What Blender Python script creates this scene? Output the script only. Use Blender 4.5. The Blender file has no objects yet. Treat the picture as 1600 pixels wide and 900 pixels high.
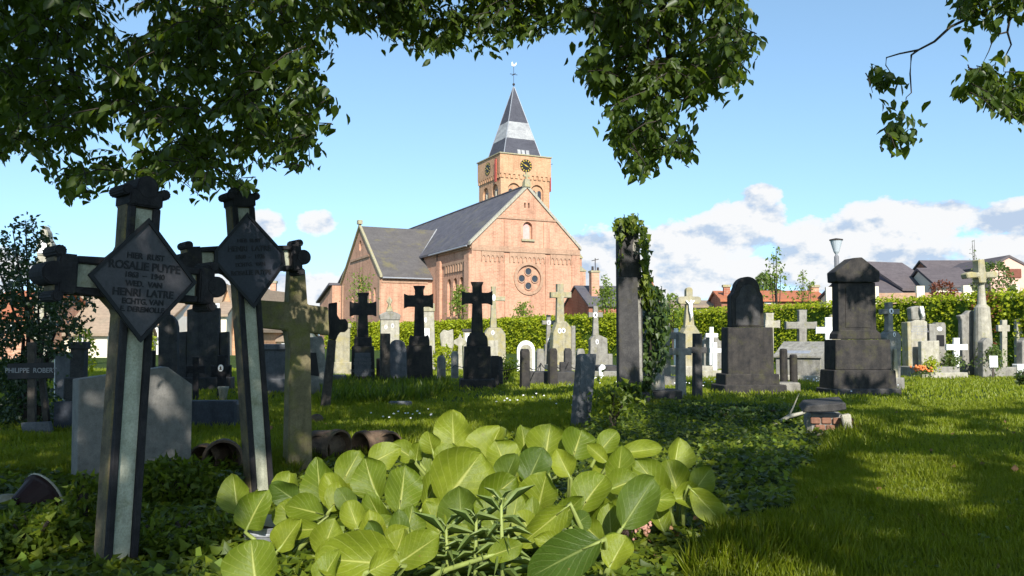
import bpy, bmesh, math, random
import numpy as np
from mathutils import Vector, Matrix, Euler
random.seed(7)
RNG = np.random.default_rng(11)
C = bpy.context.scene.collection
PI = math.pi
F = 1300.0                      # focal length in photo pixels (1600 wide)
H = 1.15                        # eye height
PITCH = math.atan(80 / F)
CP, SP = math.cos(PITCH), math.sin(PITCH)
def R(d): return math.radians(d)

# ---------- the camera's measurements, used to lay the place out ----------
def ray(px, py):
    a, b = (px - 800) / F, (450 - py) / F
    return Vector((a, CP - b * SP, SP + b * CP))
def P(px, py, Y):
    d = ray(px, py); t = Y / d.y
    return Vector((d.x * t, Y, H + d.z * t))
def G(px, py):
    d = ray(px, py); t = -H / d.z
    return Vector((d.x * t, d.y * t, 0))
def K(Y): return Y / F
def proj(p):
    v = p - np.array([0, 0, H])
    dep = v[:, 1] * CP + v[:, 2] * SP
    up = -v[:, 1] * SP + v[:, 2] * CP
    dep = np.where(np.abs(dep) < 1e-4, 1e-4, dep)
    return 800 + F * v[:, 0] / dep, 450 - F * up / dep, dep

# ---------- sun ----------
SUN_EL, SUN_AZ = R(33), R(9)
SUN = Vector((math.sin(SUN_AZ) * math.cos(SUN_EL), -math.cos(SUN_AZ) * math.cos(SUN_EL), math.sin(SUN_EL)))

# ---------- materials ----------
class N:
    def __init__(s, name):
        s.m = bpy.data.materials.new(name); s.m.use_nodes = True
        s.t = s.m.node_tree; s.t.nodes.clear()
        s.out = s.t.nodes.new('ShaderNodeOutputMaterial')
    def n(s, typ, **kw):
        nd = s.t.nodes.new('ShaderNode' + typ)
        for k, v in kw.items():
            if k in nd.inputs.keys() if isinstance(k, str) else False: nd.inputs[k].default_value = v
            else: setattr(nd, k, v)
        return nd
    def l(s, a, b): s.t.links.new(a, b)
    def noise(s, vec, scale, detail=4, rough=.6):
        nd = s.t.nodes.new('ShaderNodeTexNoise')
        nd.inputs['Scale'].default_value = scale; nd.inputs['Detail'].default_value = detail
        nd.inputs['Roughness'].default_value = rough
        if vec is not None: s.l(vec, nd.inputs['Vector'])
        return nd.outputs['Fac']
    def ramp(s, fac, stops):
        nd = s.t.nodes.new('ShaderNodeValToRGB'); e = nd.color_ramp.elements
        while len(e) < len(stops): e.new(.5)
        for i, (p, c) in enumerate(stops):
            e[i].position = p; e[i].color = (*c, 1) if len(c) == 3 else c
        s.l(fac, nd.inputs['Fac']); return nd.outputs['Color']
    def mix(s, fac, a, b, typ='MIX'):
        nd = s.t.nodes.new('ShaderNodeMix'); nd.data_type = 'RGBA'; nd.blend_type = typ
        for sock, v in ((nd.inputs[0], fac), (nd.inputs[6], a), (nd.inputs[7], b)):
            if hasattr(v, 'is_linked'): s.l(v, sock)
            elif isinstance(v, (int, float)): sock.default_value = v
            else: sock.default_value = (*v, 1)
        return nd.outputs[2]
    def math(s, op, a, b=None, clamp=False):
        nd = s.t.nodes.new('ShaderNodeMath'); nd.operation = op; nd.use_clamp = clamp
        for i, v in enumerate((a, b)):
            if v is None: continue
            if hasattr(v, 'is_linked'): s.l(v, nd.inputs[i])
            else: nd.inputs[i].default_value = v
        return nd.outputs[0]
    def pos(s, scale=None, obj=False):
        if obj: o = s.t.nodes.new('ShaderNodeTexCoord').outputs['Object']
        else: o = s.t.nodes.new('ShaderNodeNewGeometry').outputs['Position']
        if scale is None: return o
        nd = s.t.nodes.new('ShaderNodeVectorMath'); nd.operation = 'MULTIPLY'
        s.l(o, nd.inputs[0]); nd.inputs[1].default_value = scale
        return nd.outputs[0]
    def bsdf(s, color, rough=.8, bump=None, bstr=.3, bdist=.01, spec=.3, **kw):
        b = s.t.nodes.new('ShaderNodeBsdfPrincipled')
        if hasattr(color, 'is_linked'): s.l(color, b.inputs['Base Color'])
        else: b.inputs['Base Color'].default_value = (*color, 1)
        if hasattr(rough, 'is_linked'): s.l(rough, b.inputs['Roughness'])
        else: b.inputs['Roughness'].default_value = rough
        b.inputs['Specular IOR Level'].default_value = spec
        for k, v in kw.items(): b.inputs[k.replace('_', ' ')].default_value = v
        if bump is not None:
            bn = s.t.nodes.new('ShaderNodeBump'); bn.inputs['Strength'].default_value = bstr
            bn.inputs['Distance'].default_value = bdist
            s.l(bump, bn.inputs['Height']); s.l(bn.outputs[0], b.inputs['Normal'])
        s.l(b.outputs[0], s.out.inputs['Surface']); return b

def stone(name, a, b, lichen=None, lamt=.5, scale=1.0, rough=.85, streak=.5, spec=.25, bd=.012):
    m = N(name); p = m.pos()
    n1 = m.noise(p, 7 * scale, 7, .65)
    col = m.ramp(n1, [(.3, b), (.68, a)])
    st = m.noise(m.pos((9 * scale, 9 * scale, 1.1 * scale)), 1.0, 4, .6)       # rain streaks
    dk = tuple(x * .45 for x in b)
    col = m.mix(m.math('MULTIPLY', m.ramp(st, [(.5, (0, 0, 0)), (.72, (1, 1, 1))]), streak), col, dk)
    if lichen:
        n2 = m.noise(p, 4.5 * scale, 6, .7)
        col = m.mix(m.math('MULTIPLY', m.ramp(n2, [(.62 - lamt * .25, (0, 0, 0)), (.74 - lamt * .2, (1, 1, 1))]), .85), col, lichen)
    n3 = m.noise(p, 60 * scale, 5, .7)
    sp = m.ramp(n3, [(.35, (.7, .7, .7)), (.65, (1.12, 1.12, 1.12))])
    col = m.mix(.8, col, sp, 'MULTIPLY')
    hb = m.math('ADD', m.math('MULTIPLY', n1, .9), m.math('MULTIPLY', n3, .5))
    m.bsdf(col, rough, hb, .6, bd, spec); return m.m
def plain(name, col, rough=.6, var=.15, scale=6, spec=.3, metal=0):
    m = N(name); p = m.pos()
    n1 = m.noise(p, scale, 5, .6)
    c = m.ramp(n1, [(.3, tuple(x * (1 - var) for x in col)), (.7, tuple(min(1, x * (1 + var)) for x in col))])
    m.bsdf(c, rough, m.noise(p, scale * 8, 3), .15, .004, spec, Metallic=metal); return m.m
def leafmat(name, cols, trans=.35, tcol=(.25, .4, .03), rough=.45, spec=.4, patch=None):
    m = N(name)
    g = m.t.nodes.new('ShaderNodeNewGeometry')
    col = m.ramp(g.outputs['Random Per Island'], [(i / max(1, len(cols) - 1), c) for i, c in enumerate(cols)])
    if patch: col = m.mix(m.ramp(m.noise(m.pos(), patch[0], 4, .65), [(.42, (0, 0, 0)), (.66, (.8, .8, .8))]), col, patch[1])
    b = m.bsdf(col, rough, None, spec=spec)
    t = m.t.nodes.new('ShaderNodeBsdfTranslucent')
    m.l(m.mix(.35, tcol, col), t.inputs['Color'])
    mx = m.t.nodes.new('ShaderNodeMixShader'); mx.inputs[0].default_value = trans
    m.l(b.outputs[0], mx.inputs[1]); m.l(t.outputs[0], mx.inputs[2])
    m.l(mx.outputs[0], m.out.inputs['Surface']); return m.m

# ---------- mesh collecting ----------
class MB:
    def __init__(s): s.v = []; s.f = []; s.mi = []; s.cur = 0
    def add(s, vs, fs):
        o = len(s.v); s.v += [tuple(v) for v in vs]
        for f in fs: s.f.append([i + o for i in f]); s.mi.append(s.cur)
    def prism(s, poly, y0, y1):                       # poly of (x,z), pushed from y0 to y1
        a = sum(poly[i][0] * poly[(i + 1) % len(poly)][1] - poly[(i + 1) % len(poly)][0] * poly[i][1] for i in range(len(poly)))
        if a < 0: poly = poly[::-1]
        n = len(poly)
        s.add([(x, y0, z) for x, z in poly] + [(x, y1, z) for x, z in poly],
              [list(range(n)), list(range(2 * n - 1, n - 1, -1))] + [[i + n, (i + 1) % n + n, (i + 1) % n, i] for i in range(n)])
    def box(s, x0, x1, y0, y1, z0, z1, taper=0):
        t = taper
        s.add([(x0, y0, z0), (x1, y0, z0), (x1, y1, z0), (x0, y1, z0), (x0 + t, y0 + t, z1), (x1 - t, y0 + t, z1), (x1 - t, y1 - t, z1), (x0 + t, y1 - t, z1)],
              [(3, 2, 1, 0), (4, 5, 6, 7), (0, 1, 5, 4), (1, 2, 6, 5), (2, 3, 7, 6), (3, 0, 4, 7)])
    def lathe(s, prof, cx=0, cy=0, n=16, sx=1, sy=1, z0=0, ring=False):   # prof of (r,z)
        m = len(prof); vs = []
        for r, z in prof:
            for k in range(n):
                a = 2 * PI * k / n; vs.append((cx + r * sx * math.cos(a), cy + r * sy * math.sin(a), z0 + z))
        fs = [[i * n + k, i * n + (k + 1) % n, (i + 1) * n + (k + 1) % n, (i + 1) * n + k] for i in range(m - 1) for k in range(n)]
        if ring: fs += [[(m - 1) * n + k, (m - 1) * n + (k + 1) % n, (k + 1) % n, k] for k in range(n)]
        else: fs.append(list(range(n))[::-1]); fs.append([(m - 1) * n + k for k in range(n)])
        s.add(vs, fs)
    def tube(s, pts, rad, n=7):
        pts = [Vector(p) for p in pts]; m = len(pts)
        if not hasattr(rad, '__len__'): rad = [rad] * m
        vs = []; up = Vector((.31, .17, .93))
        for i, p in enumerate(pts):
            d = (pts[min(i + 1, m - 1)] - pts[max(i - 1, 0)]).normalized()
            x = d.cross(up)
            if x.length < .05: x = d.cross(Vector((1, 0, 0)))
            x.normalize(); y = d.cross(x)
            for k in range(n):
                a = 2 * PI * k / n; vs.append(p + (x * math.cos(a) + y * math.sin(a)) * rad[i])
        fs = [[i * n + k, i * n + (k + 1) % n, (i + 1) * n + (k + 1) % n, (i + 1) * n + k] for i in range(m - 1) for k in range(n)]
        fs.append(list(range(n))[::-1]); fs.append([(m - 1) * n + k for k in range(n)])
        s.add(vs, fs)
    def disc(s, cx, cz, rx, rz, y0, y1, n=18):
        s.prism([(cx + rx * math.cos(2 * PI * k / n), cz + rz * math.sin(2 * PI * k / n)) for k in range(n)], y0, y1)
    def ball(s, c, r, n=10, m=6, sz=1):
        vs = []; fs = []
        for i in range(m + 1):
            t = PI * i / m
            for k in range(n):
                a = 2 * PI * k / n
                vs.append((c[0] + r * math.sin(t) * math.cos(a), c[1] + r * math.sin(t) * math.sin(a), c[2] - r * sz * math.cos(t)))
        for i in range(m):
            for k in range(n): fs.append([i * n + k, i * n + (k + 1) % n, (i + 1) * n + (k + 1) % n, (i + 1) * n + k])
        s.add(vs, fs)
    def build(s, name, mat, parent=None, bevel=0, smooth=False, loc=(0, 0, 0), rot=(0, 0, 0), seg=1):
        me = bpy.data.meshes.new(name); me.from_pydata(s.v, [], s.f); me.update()
        mats = mat if isinstance(mat, (list, tuple)) else [mat]
        for m in mats: me.materials.append(m)
        if len(mats) > 1: me.polygons.foreach_set('material_index', s.mi)
        bm = bmesh.new(); bm.from_mesh(me)
        bmesh.ops.remove_doubles(bm, verts=bm.verts, dist=1e-5)
        bmesh.ops.recalc_face_normals(bm, faces=bm.faces)
        if bevel:
            es = [e for e in bm.edges if len(e.link_faces) == 2 and e.calc_face_angle(0) > .5]
            bmesh.ops.bevel(bm, geom=es, offset=bevel, segments=seg, affect='EDGES', clamp_overlap=True)
        bm.to_mesh(me); bm.free()
        if smooth: me.polygons.foreach_set('use_smooth', [True] * len(me.polygons))
        ob = bpy.data.objects.new(name, me); C.objects.link(ob)
        ob.location = loc; ob.rotation_euler = rot
        if parent: ob.parent = parent
        return ob

def npmesh(name, verts, faces_list, mat, parent=None, uv=None, smooth=False):
    """faces_list: list of (M,k) int arrays"""
    me = bpy.data.meshes.new(name)
    verts = np.asarray(verts, dtype=np.float32)
    me.vertices.add(len(verts)); me.vertices.foreach_set('co', verts.ravel())
    loops = np.concatenate([f.ravel() for f in faces_list]).astype(np.int32)
    cnt = np.concatenate([np.full(len(f), f.shape[1]) for f in faces_list]).astype(np.int32)
    st = np.concatenate([[0], np.cumsum(cnt)[:-1]]).astype(np.int32)
    me.loops.add(len(loops)); me.loops.foreach_set('vertex_index', loops)
    me.polygons.add(len(cnt)); me.polygons.foreach_set('loop_start', st)
    me.update(calc_edges=True)
    if uv is not None:
        l = me.uv_layers.new(name='UVMap'); l.data.foreach_set('uv', np.asarray(uv, dtype=np.float32)[loops].ravel())
    for m in (mat if isinstance(mat, (list, tuple)) else [mat]): me.materials.append(m)
    if smooth: me.polygons.foreach_set('use_smooth', [True] * len(cnt))
    ob = bpy.data.objects.new(name, me); C.objects.link(ob)
    if parent: ob.parent = parent
    return ob

SHAPES = {  # (across, along) outline of half a leaf from base to tip
    'ovate': [(.5, .28), (.42, .62)],
    'kite': [(.5, .42)],
    'ivy': [(.55, .12), (.28, .42)],
    'long': [(.5, .3), (.5, .65)],
}
def leaf_verts(pos, dirv, nrm, L, W, shape='ovate', fold=.22, droop=0.0):
    dirv = dirv / np.linalg.norm(dirv, axis=1, keepdims=True)
    side = np.cross(dirv, nrm); side /= np.maximum(np.linalg.norm(side, axis=1, keepdims=True), 1e-6)
    nn = np.cross(side, dirv)
    L = np.asarray(L)[:, None]; W = np.asarray(W)[:, None]
    o = SHAPES[shape]; cols = [pos]
    for a, b in o: cols.append(pos + dirv * L * b + side * W * a + nn * W * a * fold)
    cols.append(pos + dirv * L - nn * L * droop)
    for a, b in o[::-1]: cols.append(pos + dirv * L * b - side * W * a + nn * W * a * fold)
    V = np.stack(cols, 1); k = V.shape[1]; n = len(pos)
    base = (np.arange(n) * k)[:, None]; h = k // 2
    f1 = base + np.array(list(range(0, h + 1)))[None]
    f2 = base + np.array([0] + list(range(h, k)))[None]
    return V.reshape(-1, 3), [f1, f2]
def rand_unit(n):
    v = RNG.normal(size=(n, 3)); return v / np.linalg.norm(v, axis=1, keepdims=True)
def leaves_obj(name, mat, parent, pos, size, aspect=.55, shape='ovate', down=.5, up=.4, fold=.22, dirs=None):
    n = len(pos); d = rand_unit(n) if dirs is None else dirs + rand_unit(n) * .35
    d[:, 2] -= down
    nr = rand_unit(n); nr[:, 2] += up
    L = size * RNG.uniform(.65, 1.25, n); W = L * aspect * RNG.uniform(.8, 1.2, n)
    v, f = leaf_verts(pos, d, nr, L, W, shape, fold)
    return npmesh(name, v, f, mat, parent)

# ---------- things ----------
def tag(o, label=None, cat=None, group=None, kind=None):
    if label: o['label'] = label
    if cat: o['category'] = cat
    if group: o['group'] = group
    if kind: o['kind'] = kind
    return o
def thing(name, label, cat, loc=(0, 0, 0), rz=0, group=None):
    o = bpy.data.objects.new(name, None); C.objects.link(o); o.empty_display_size = .2
    o.location = loc; o.rotation_euler = (0, 0, rz); return tag(o, label, cat, group)
def solo(root):
    """a thing with one part only becomes that mesh itself"""
    ch = [o for o in C.objects if o.parent == root]
    if len(ch) != 1 or any(o.parent == ch[0] for o in C.objects): return root
    c = ch[0]; c.parent = None
    c.location = root.location.copy(); c.rotation_euler = root.rotation_euler.copy()
    nm = root.name
    for k in ('label', 'category', 'group'):
        if k in root: c[k] = root[k]
    bpy.data.objects.remove(root); c.name = nm; return c
def text_mesh(name, body, size, mat, parent, loc, rot=(PI / 2, 0, 0), extrude=.002, bold=.0, sx=1):
    cu = bpy.data.curves.new(name, 'FONT'); cu.body = body; cu.size = size; cu.extrude = extrude
    cu.align_x = 'CENTER'; cu.align_y = 'CENTER'; cu.offset = bold; cu.space_line = 1.0
    t = bpy.data.objects.new(name, cu); C.objects.link(t)
    dg = bpy.context.evaluated_depsgraph_get(); dg.update()
    me = bpy.data.meshes.new_from_object(t.evaluated_get(dg)); me.name = name
    bpy.data.objects.remove(t)
    me.materials.clear(); me.materials.append(mat)
    o = bpy.data.objects.new(name, me); C.objects.link(o); o.parent = parent
    o.location = loc; o.rotation_euler = rot; o.scale = (sx, 1, 1); return o

class S:
    """a grave or other upright thing: laid out on a vertical plane through its foot"""
    def __init__(s, name, label, cat, px, Y, rz=0, group=None, sink=.03):
        s.Y = Y; s.X = (px - 800) / F * (Y * CP - H * SP); s.rz = R(rz); s.c, s.s = math.cos(s.rz), math.sin(s.rz)
        s.root = thing(name, label, cat, (s.X, Y, 0), s.rz, group); s.sink = sink
    def uv(s, px, py):
        r = (px - 800) / F; u = 0
        for _ in range(4):
            yy = s.Y + u * s.s
            d = ray(px, py); t = yy / d.y; z = H + d.z * t
            rr = d.x / d.y
            u = (rr * s.Y - s.X) / (s.c - rr * s.s)
        yy = s.Y + u * s.s; d = ray(px, py)
        return u, H + d.z * yy / d.y
    def poly(s, part, pts, mat, th=.12, y0=0, bevel=.008, smooth=False, parent=None, seg=1):
        b = MB(); b.prism([s.uv(*p) for p in pts], y0, y0 + th)
        return b.build(part, mat, parent or s.root, bevel, smooth, seg=seg)
    def box(s, part, x0, x1, t, bt, mat, th=.2, y0=0, bevel=.008, taper=0, ground=False, parent=None):
        u0, z1 = s.uv(x0, t); u1, _ = s.uv(x1, t); z0 = -s.sink if ground else s.uv((x0 + x1) / 2, bt)[1]
        b = MB(); b.box(u0, u1, y0, y0 + th, z0, z1, taper)
        return b.build(part, mat, parent or s.root, bevel)
    def oval(s, part, cx, cy, rx, ry, mat, y0=-.012, th=.014, parent=None):
        u, z = s.uv(cx, cy); k = K(s.Y); b = MB(); b.disc(u, z, rx * k, ry * k, y0, y0 + th)
        return b.build(part, mat, parent or s.root, .002)
    def photo(s, cx, cy, rx, ry, y0=-.012):
        o = s.oval('portrait_medallion', cx, cy, rx, ry, M['white'], y0)
        u, z = s.uv(cx, cy); k = K(s.Y); b = MB()
        b.disc(u, z + ry * k * .12, rx * k * .36, ry * k * .36, y0 - .003, y0)
        b.prism([(u - rx * k * .5, z - ry * k * .55), (u + rx * k * .5, z - ry * k * .55), (u + rx * k * .3, z - ry * k * .15), (u - rx * k * .3, z - ry * k * .15)], y0 - .003, y0)
        b.build('portrait', M['photo'], o)
    def done(s): return solo(s.root)

def cross_pts(cx, top, bot, hw, x0, x1, a0, a1, fl=0, fv=0, hwb=None):
    """outline of a cross in pixels: post half-width hw, arms x0..x1 at a0..a1, ends flared by fl"""
    hwb = hw if hwb is None else hwb
    g = fv or fl * 1.6
    p = [(cx - hwb, bot), (cx - hw, a1), (x0 + g, a1), (x0, a1 + fl), (x0, a0 - fl), (x0 + g, a0), (cx - hw, a0),
         (cx - hw, top + g), (cx - hw - fl, top), (cx + hw + fl, top), (cx + hw, top + g), (cx + hw, a0), (x1 - g, a0), (x1, a0 - fl),
         (x1, a1 + fl), (x1 - g, a1), (cx + hw, a1), (cx + hwb, bot)]
    out = []
    for q in p:
        if not out or abs(out[-1][0] - q[0]) + abs(out[-1][1] - q[1]) > .02: out.append(q)
    return out
def arc(cx, cy, rx, ry, a0, a1, n=8):
    return [(cx + rx * math.cos(R(a0 + (a1 - a0) * i / n)), cy - ry * math.sin(R(a0 + (a1 - a0) * i / n))) for i in range(n + 1)]

M = {}
M['soot'] = stone('soot_dark_stone', (.056, .049, .043), (.018, .0175, .0185), (.055, .052, .028), .35, .8)
M['dark'] = stone('dark_grey_stone', (.075, .071, .068), (.034, .033, .034), (.06, .056, .036), .3, .8)
M['bluestone'] = stone('bluestone', (.15, .155, .165), (.085, .088, .096), None, 0, .9)
M['grey'] = stone('weathered_grey_stone', (.30, .285, .25), (.16, .15, .13), (.20, .19, .11), .3, .9)
M['pale'] = stone('pale_lime_stone', (.44, .41, .33), (.27, .25, .2), (.30, .28, .15), .35, .9)
M['ochre'] = stone('lichen_covered_stone', (.40, .36, .25), (.24, .22, .15), (.33, .28, .12), .6, .9)
M['moss'] = stone('mossy_concrete', (.22, .185, .10), (.115, .098, .055), (.15, .145, .04), .55, 1.2)
M['crete'] = stone('stained_concrete', (.18, .145, .088), (.06, .05, .036), (.19, .155, .06), .45, 1.3)
M['creteblack'] = stone('blackened_concrete', (.035, .033, .034), (.014, .013, .016), (.05, .047, .03), .1, 1.6)
M['kerbdark'] = stone('dark_blue_stone', (.045, .052, .065), (.025, .028, .036), None, 0, .9)
M['panel'] = stone('chalky_whitewash', (.50, .50, .39), (.33, .34, .25), (.22, .23, .13), .25, 1.6, streak=.45)
M['granite'] = stone('speckled_granite', (.215, .205, .185), (.145, .14, .128), None, 0, 2.6, .6, .25)
M['slate_plaque'] = stone('slate_plaque', (.075, .070, .074), (.044, .041, .047), None, 0, .8, .5, .25, .35, .003)
M['slate_plaque_dark'] = stone('faded_slate_plaque', (.030, .033, .045), (.017, .019, .027), None, 0, .9, .5, .2, .35, .003)
M['black'] = plain('black_paint', (.010, .009, .010), .5, .3)
M['white'] = plain('white_enamel', (.80, .80, .78), .4, .06)
M['whitepaint'] = stone('white_painted_wood', (.82, .82, .80), (.66, .66, .63), None, 0, 1.2, .55, .25)
M['photo'] = plain('portrait_print', (.06, .055, .05), .4, .4, 60)
M['glass_dark'] = plain('dark_glass', (.03, .033, .04), .15, .3, 3, .5)
M['iron'] = plain('rusted_iron', (.035, .028, .024), .7, .4, 30)
M['clay'] = stone('weathered_clay', (.17, .115, .075), (.075, .048, .034), (.09, .085, .05), .4, 1.5)
M['zinc'] = plain('grey_zinc', (.30, .31, .33), .5, .2, 12, .4, .3)
M['timber'] = stone('weathered_timber', (.10, .085, .07), (.04, .034, .028), None, 0, 2)
M['bark'] = stone('tree_bark', (.075, .06, .045), (.025, .02, .016), (.05, .055, .025), .35, 1.5, streak=.6, bd=.03)
M['twig'] = plain('dark_twig', (.03, .022, .018), .8, .3, 20)
M['letter_white'] = plain('white_lettering', (.27, .27, .28), .5, .05)
M['letter_pale'] = plain('worn_pale_lettering', (.15, .15, .155), .6, .2, 30)
M['gold'] = plain('gilt_metal', (.65, .42, .06), .35, .1, 8, .5, .6)
M['red_cloth'] = plain('red_cloth', (.50, .10, .07), .8, .15, 3)
# ================= the two large concrete crosses in front =================
def hero_cross(label, px, Y, rz, lean, L, zc, Ht, plaque_pts, lines, pmat, lmat, pa, group):
    X = G(px, 530 + 0).x if False else (px - 800) / F * (Y * CP - H * SP)
    root = thing('grave_cross', label, 'grave cross', (X, Y, 0), 0, group)
    root.rotation_euler = (0, R(lean), R(rz))
    hw, ah, th, g = .082, .094, .135, .07
    z0, z1, xl = zc - ah, zc + ah, L
    core = [(-hw, -.1), (-hw, z0 - g), (-hw - g, z0), (-xl, z0), (-xl, z1), (-hw - g, z1), (-hw, z1 + g), (-hw, Ht),
            (hw, Ht), (hw, z1 + g), (hw + g, z1), (xl, z1), (xl, z0), (hw + g, z0), (hw, z0 - g), (hw, -.1)]
    b = MB(); b.prism(core, 0, th)
    b.build('cross_body', M['crete'], root, .014)
    r = MB(); w = .036; p = -.034
    for s in (-1, 1):                                             # raised borders along the front edges
        r.box(min(s * hw, s * (hw - w)), max(s * hw, s * (hw - w)), p, -.001, -.1, z0 - g)
        r.box(min(s * hw, s * (hw - w)), max(s * hw, s * (hw - w)), p, -.001, z1 + g, Ht - .09)
        for q in (-1, 1):
            zz = zc + q * ah
            r.box(min(s * (hw + g), s * (xl - .09)), max(s * (hw + g), s * (xl - .09)), p, -.001, min(zz, zz - q * w), max(zz, zz - q * w))
            r.prism([(s * hw, zc + q * (ah + g)), (s * (hw - w), zc + q * (ah + g)), (s * (hw + g - .02), zc + q * (ah - w)), (s * (hw + g), zc + q * ah)], p, -.001)
    r.build('raised_border', M['creteblack'], root, .011)
    for i, (a, c, d, e) in enumerate(((-hw + w, hw - w, -.1, z0 - .02), (-hw + w, hw - w, z1 + .02, Ht - .1))):
        b = MB(); b.box(a, c, -.006, .004, d, e); b.build('whitewashed_panel', M['panel'], root)
    for s in (-1, 1):
        b = MB(); b.box(min(s * (hw + .01), s * (xl - .1)), max(s * (hw + .01), s * (xl - .1)), -.006, .004, z0 + w, z1 - w)
        b.build('whitewashed_panel', M['panel'], root)
    for dx, dz in ((-1, 0), (1, 0), (0, 1)):                      # knobbed ends: bar, two horns, round boss
        b = MB(); half = ah if dx else hw
        cx, cz = dx * (xl - .05), (zc if dx else Ht - .05)
        if dx: b.box(cx - .040, cx + .045, -.045, th + .012, zc - ah - .004, zc + ah + .004)
        else: b.box(-hw - .004, hw + .004, -.045, th + .012, cz - .04, cz + .045)
        for q in (-1, 1):
            if dx: c = (dx * (xl - .012), zc + q * (ah + .016))
            else: c = (q * (hw + .016), Ht - .012)
            b.disc(c[0], c[1], .030, .030, -.044, th + .010, 12)
        if dx: b.disc(dx * (xl + .008), zc, .060, .058, -.05, th + .016, 18)
        else: b.disc(0, Ht + .010, .056, .062, -.05, th + .016, 18)
        b.build('knobbed_end', M['creteblack'], root, .014, seg=2)
    pl = MB(); pl.prism([(x, zc + z) for x, z in plaque_pts], -.075, -.052)
    pq = pl.build('slate_plaque', pmat, root, .003)
    rim = MB(); n = len(plaque_pts)
    inner = [(x * .93, z * .93) for x, z in plaque_pts]
    for i in range(n):
        a, c, d, e = plaque_pts[i], plaque_pts[(i + 1) % n], inner[(i + 1) % n], inner[i]
        rim.prism([(a[0] * 1.02, zc + a[1] * 1.02), (c[0] * 1.02, zc + c[1] * 1.02), (d[0], zc + d[1]), (e[0], zc + e[1])], -.086, -.0755)
    rim.build('plaque_rim', M['black'], pq)
    for body, size, dz, dx in lines:
        text_mesh('lettering', body, size, lmat, pq, (dx, -.0775, zc + dz), bold=size * .022, sx=.92)
    return root
CG = 'large concrete crosses with plaques'
d1 = [(0, .315), (.272, .01), (0, -.315), (-.272, .0)]
T1 = [('HIER  RUST', .042, .118, .0), ('ROSALIE PUYPE', .058, .066, .0), ('1863  –  1940', .040, .020, .0), ('WED.  VAN', .040, -.024, .0),
      ('HENRI  LATRE', .054, -.070, .0), ('ECHTG. VAN', .040, -.114, .0), ('E. DEREMOLLE', .038, -.154, .0)]
hero_cross('nearest whitewashed concrete cross with a grey diamond plaque reading Rosalie Puype', 186, 4.27, 47, 2.2, .405, 1.455, 1.93, d1, T1, M['slate_plaque'], M['black'], 0, CG)
d2 = [(0, .33), (.255, .04), (.26, -.05), (0, -.36), (-.26, -.02), (-.255, .06)]
T2 = [('HIER  RUST', .038, .130, .0), ('HENRI  LATRE', .056, .070, .0), ('1860  –  1926', .044, .012, .0), ('ECHTG.  VAN', .040, -.045, .0), ('ROSALIE PUYPE', .048, -.105, .0)]
hero_cross('second concrete cross leaning left with a dark faded plaque, behind the Rosalie Puype cross', 410, 6.2, 40, -5.2, .43, 1.745, 2.22, d2, T2, M['slate_plaque_dark'], M['black'], 0, CG)

# plain mossy cross
s = S('grave_cross', 'plain square-cut mossy cross with broad arms, right of the leaning plaque cross', 'grave cross', 470, 7.3, 33)
s.poly('cross_body', [(449, 760), (454, 545), (449, 516), (410, 512), (407, 469), (452, 472), (455, 420), (477, 421), (481, 476), (513, 480), (515, 524), (485, 519), (489, 760)], M['moss'], .15, 0, .008, seg=2)
s.done()

# granite slab
s = S('headstone', 'grey speckled granite slab with a lopsided peaked top behind the nearest plaque cross', 'headstone', 205, 6.65, 44)
s.poly('slab', [(120, 775), (123, 593), (262, 573), (301, 601), (298, 760)], M['granite'], .15, 0, .006)
s.done()
# low dark grave kerb behind it
s = S('grave_kerb', 'long low dark blue stone kerb behind the granite slab', 'grave kerb', 225, 10.6, 4)
s.box('kerb_front', 84, 366, 628, 676, M['kerbdark'], .14, 0, .01, ground=True)
s.box('kerb_bed', 86, 364, 636, 676, M['dark'], 1.0, .145, .004, ground=True)
s.done()
# cross with the name board under the bush
s = S('name_cross', 'dark timber cross with a board in white letters under the left bush', 'grave cross', 47, 10.4, 6)
s.poly('post', [(41, 700), (41, 535), (53, 535), (53, 700)], M['timber'], .06, .02, .004)
bd = s.poly('name_board', [(12, 593), (12, 568), (84, 566), (84, 591)], M['black'], .025, -.008, .003)
u, z = s.uv(49, 579); text_mesh('lettering', 'PHILIPPE  ROBERT', .085, M['letter_white'], bd, (u, -.0105, z), bold=.001, sx=.9)
s.done()
s = S('grave_marker', 'small blue-grey stone slab leaning at the foot of the name board cross', 'grave marker', 58, 10.1, 4)
o = s.poly('slab', [(37, 690), (32, 661), (76, 659), (83, 690)], M['bluestone'], .08, 0, .006); o.rotation_euler = (R(-8), 0, 0)
s.done()
# pale wooden prop beside
s = S('name_cross', 'bare slanting timber grave post under the left bush, right of the name board', 'grave cross', 70, 10.7, 0)
s.poly('post', [(70, 690), (56, 560), (64, 559), (79, 688)], M['timber'], .06, 0, .004)
s.done()

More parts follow.
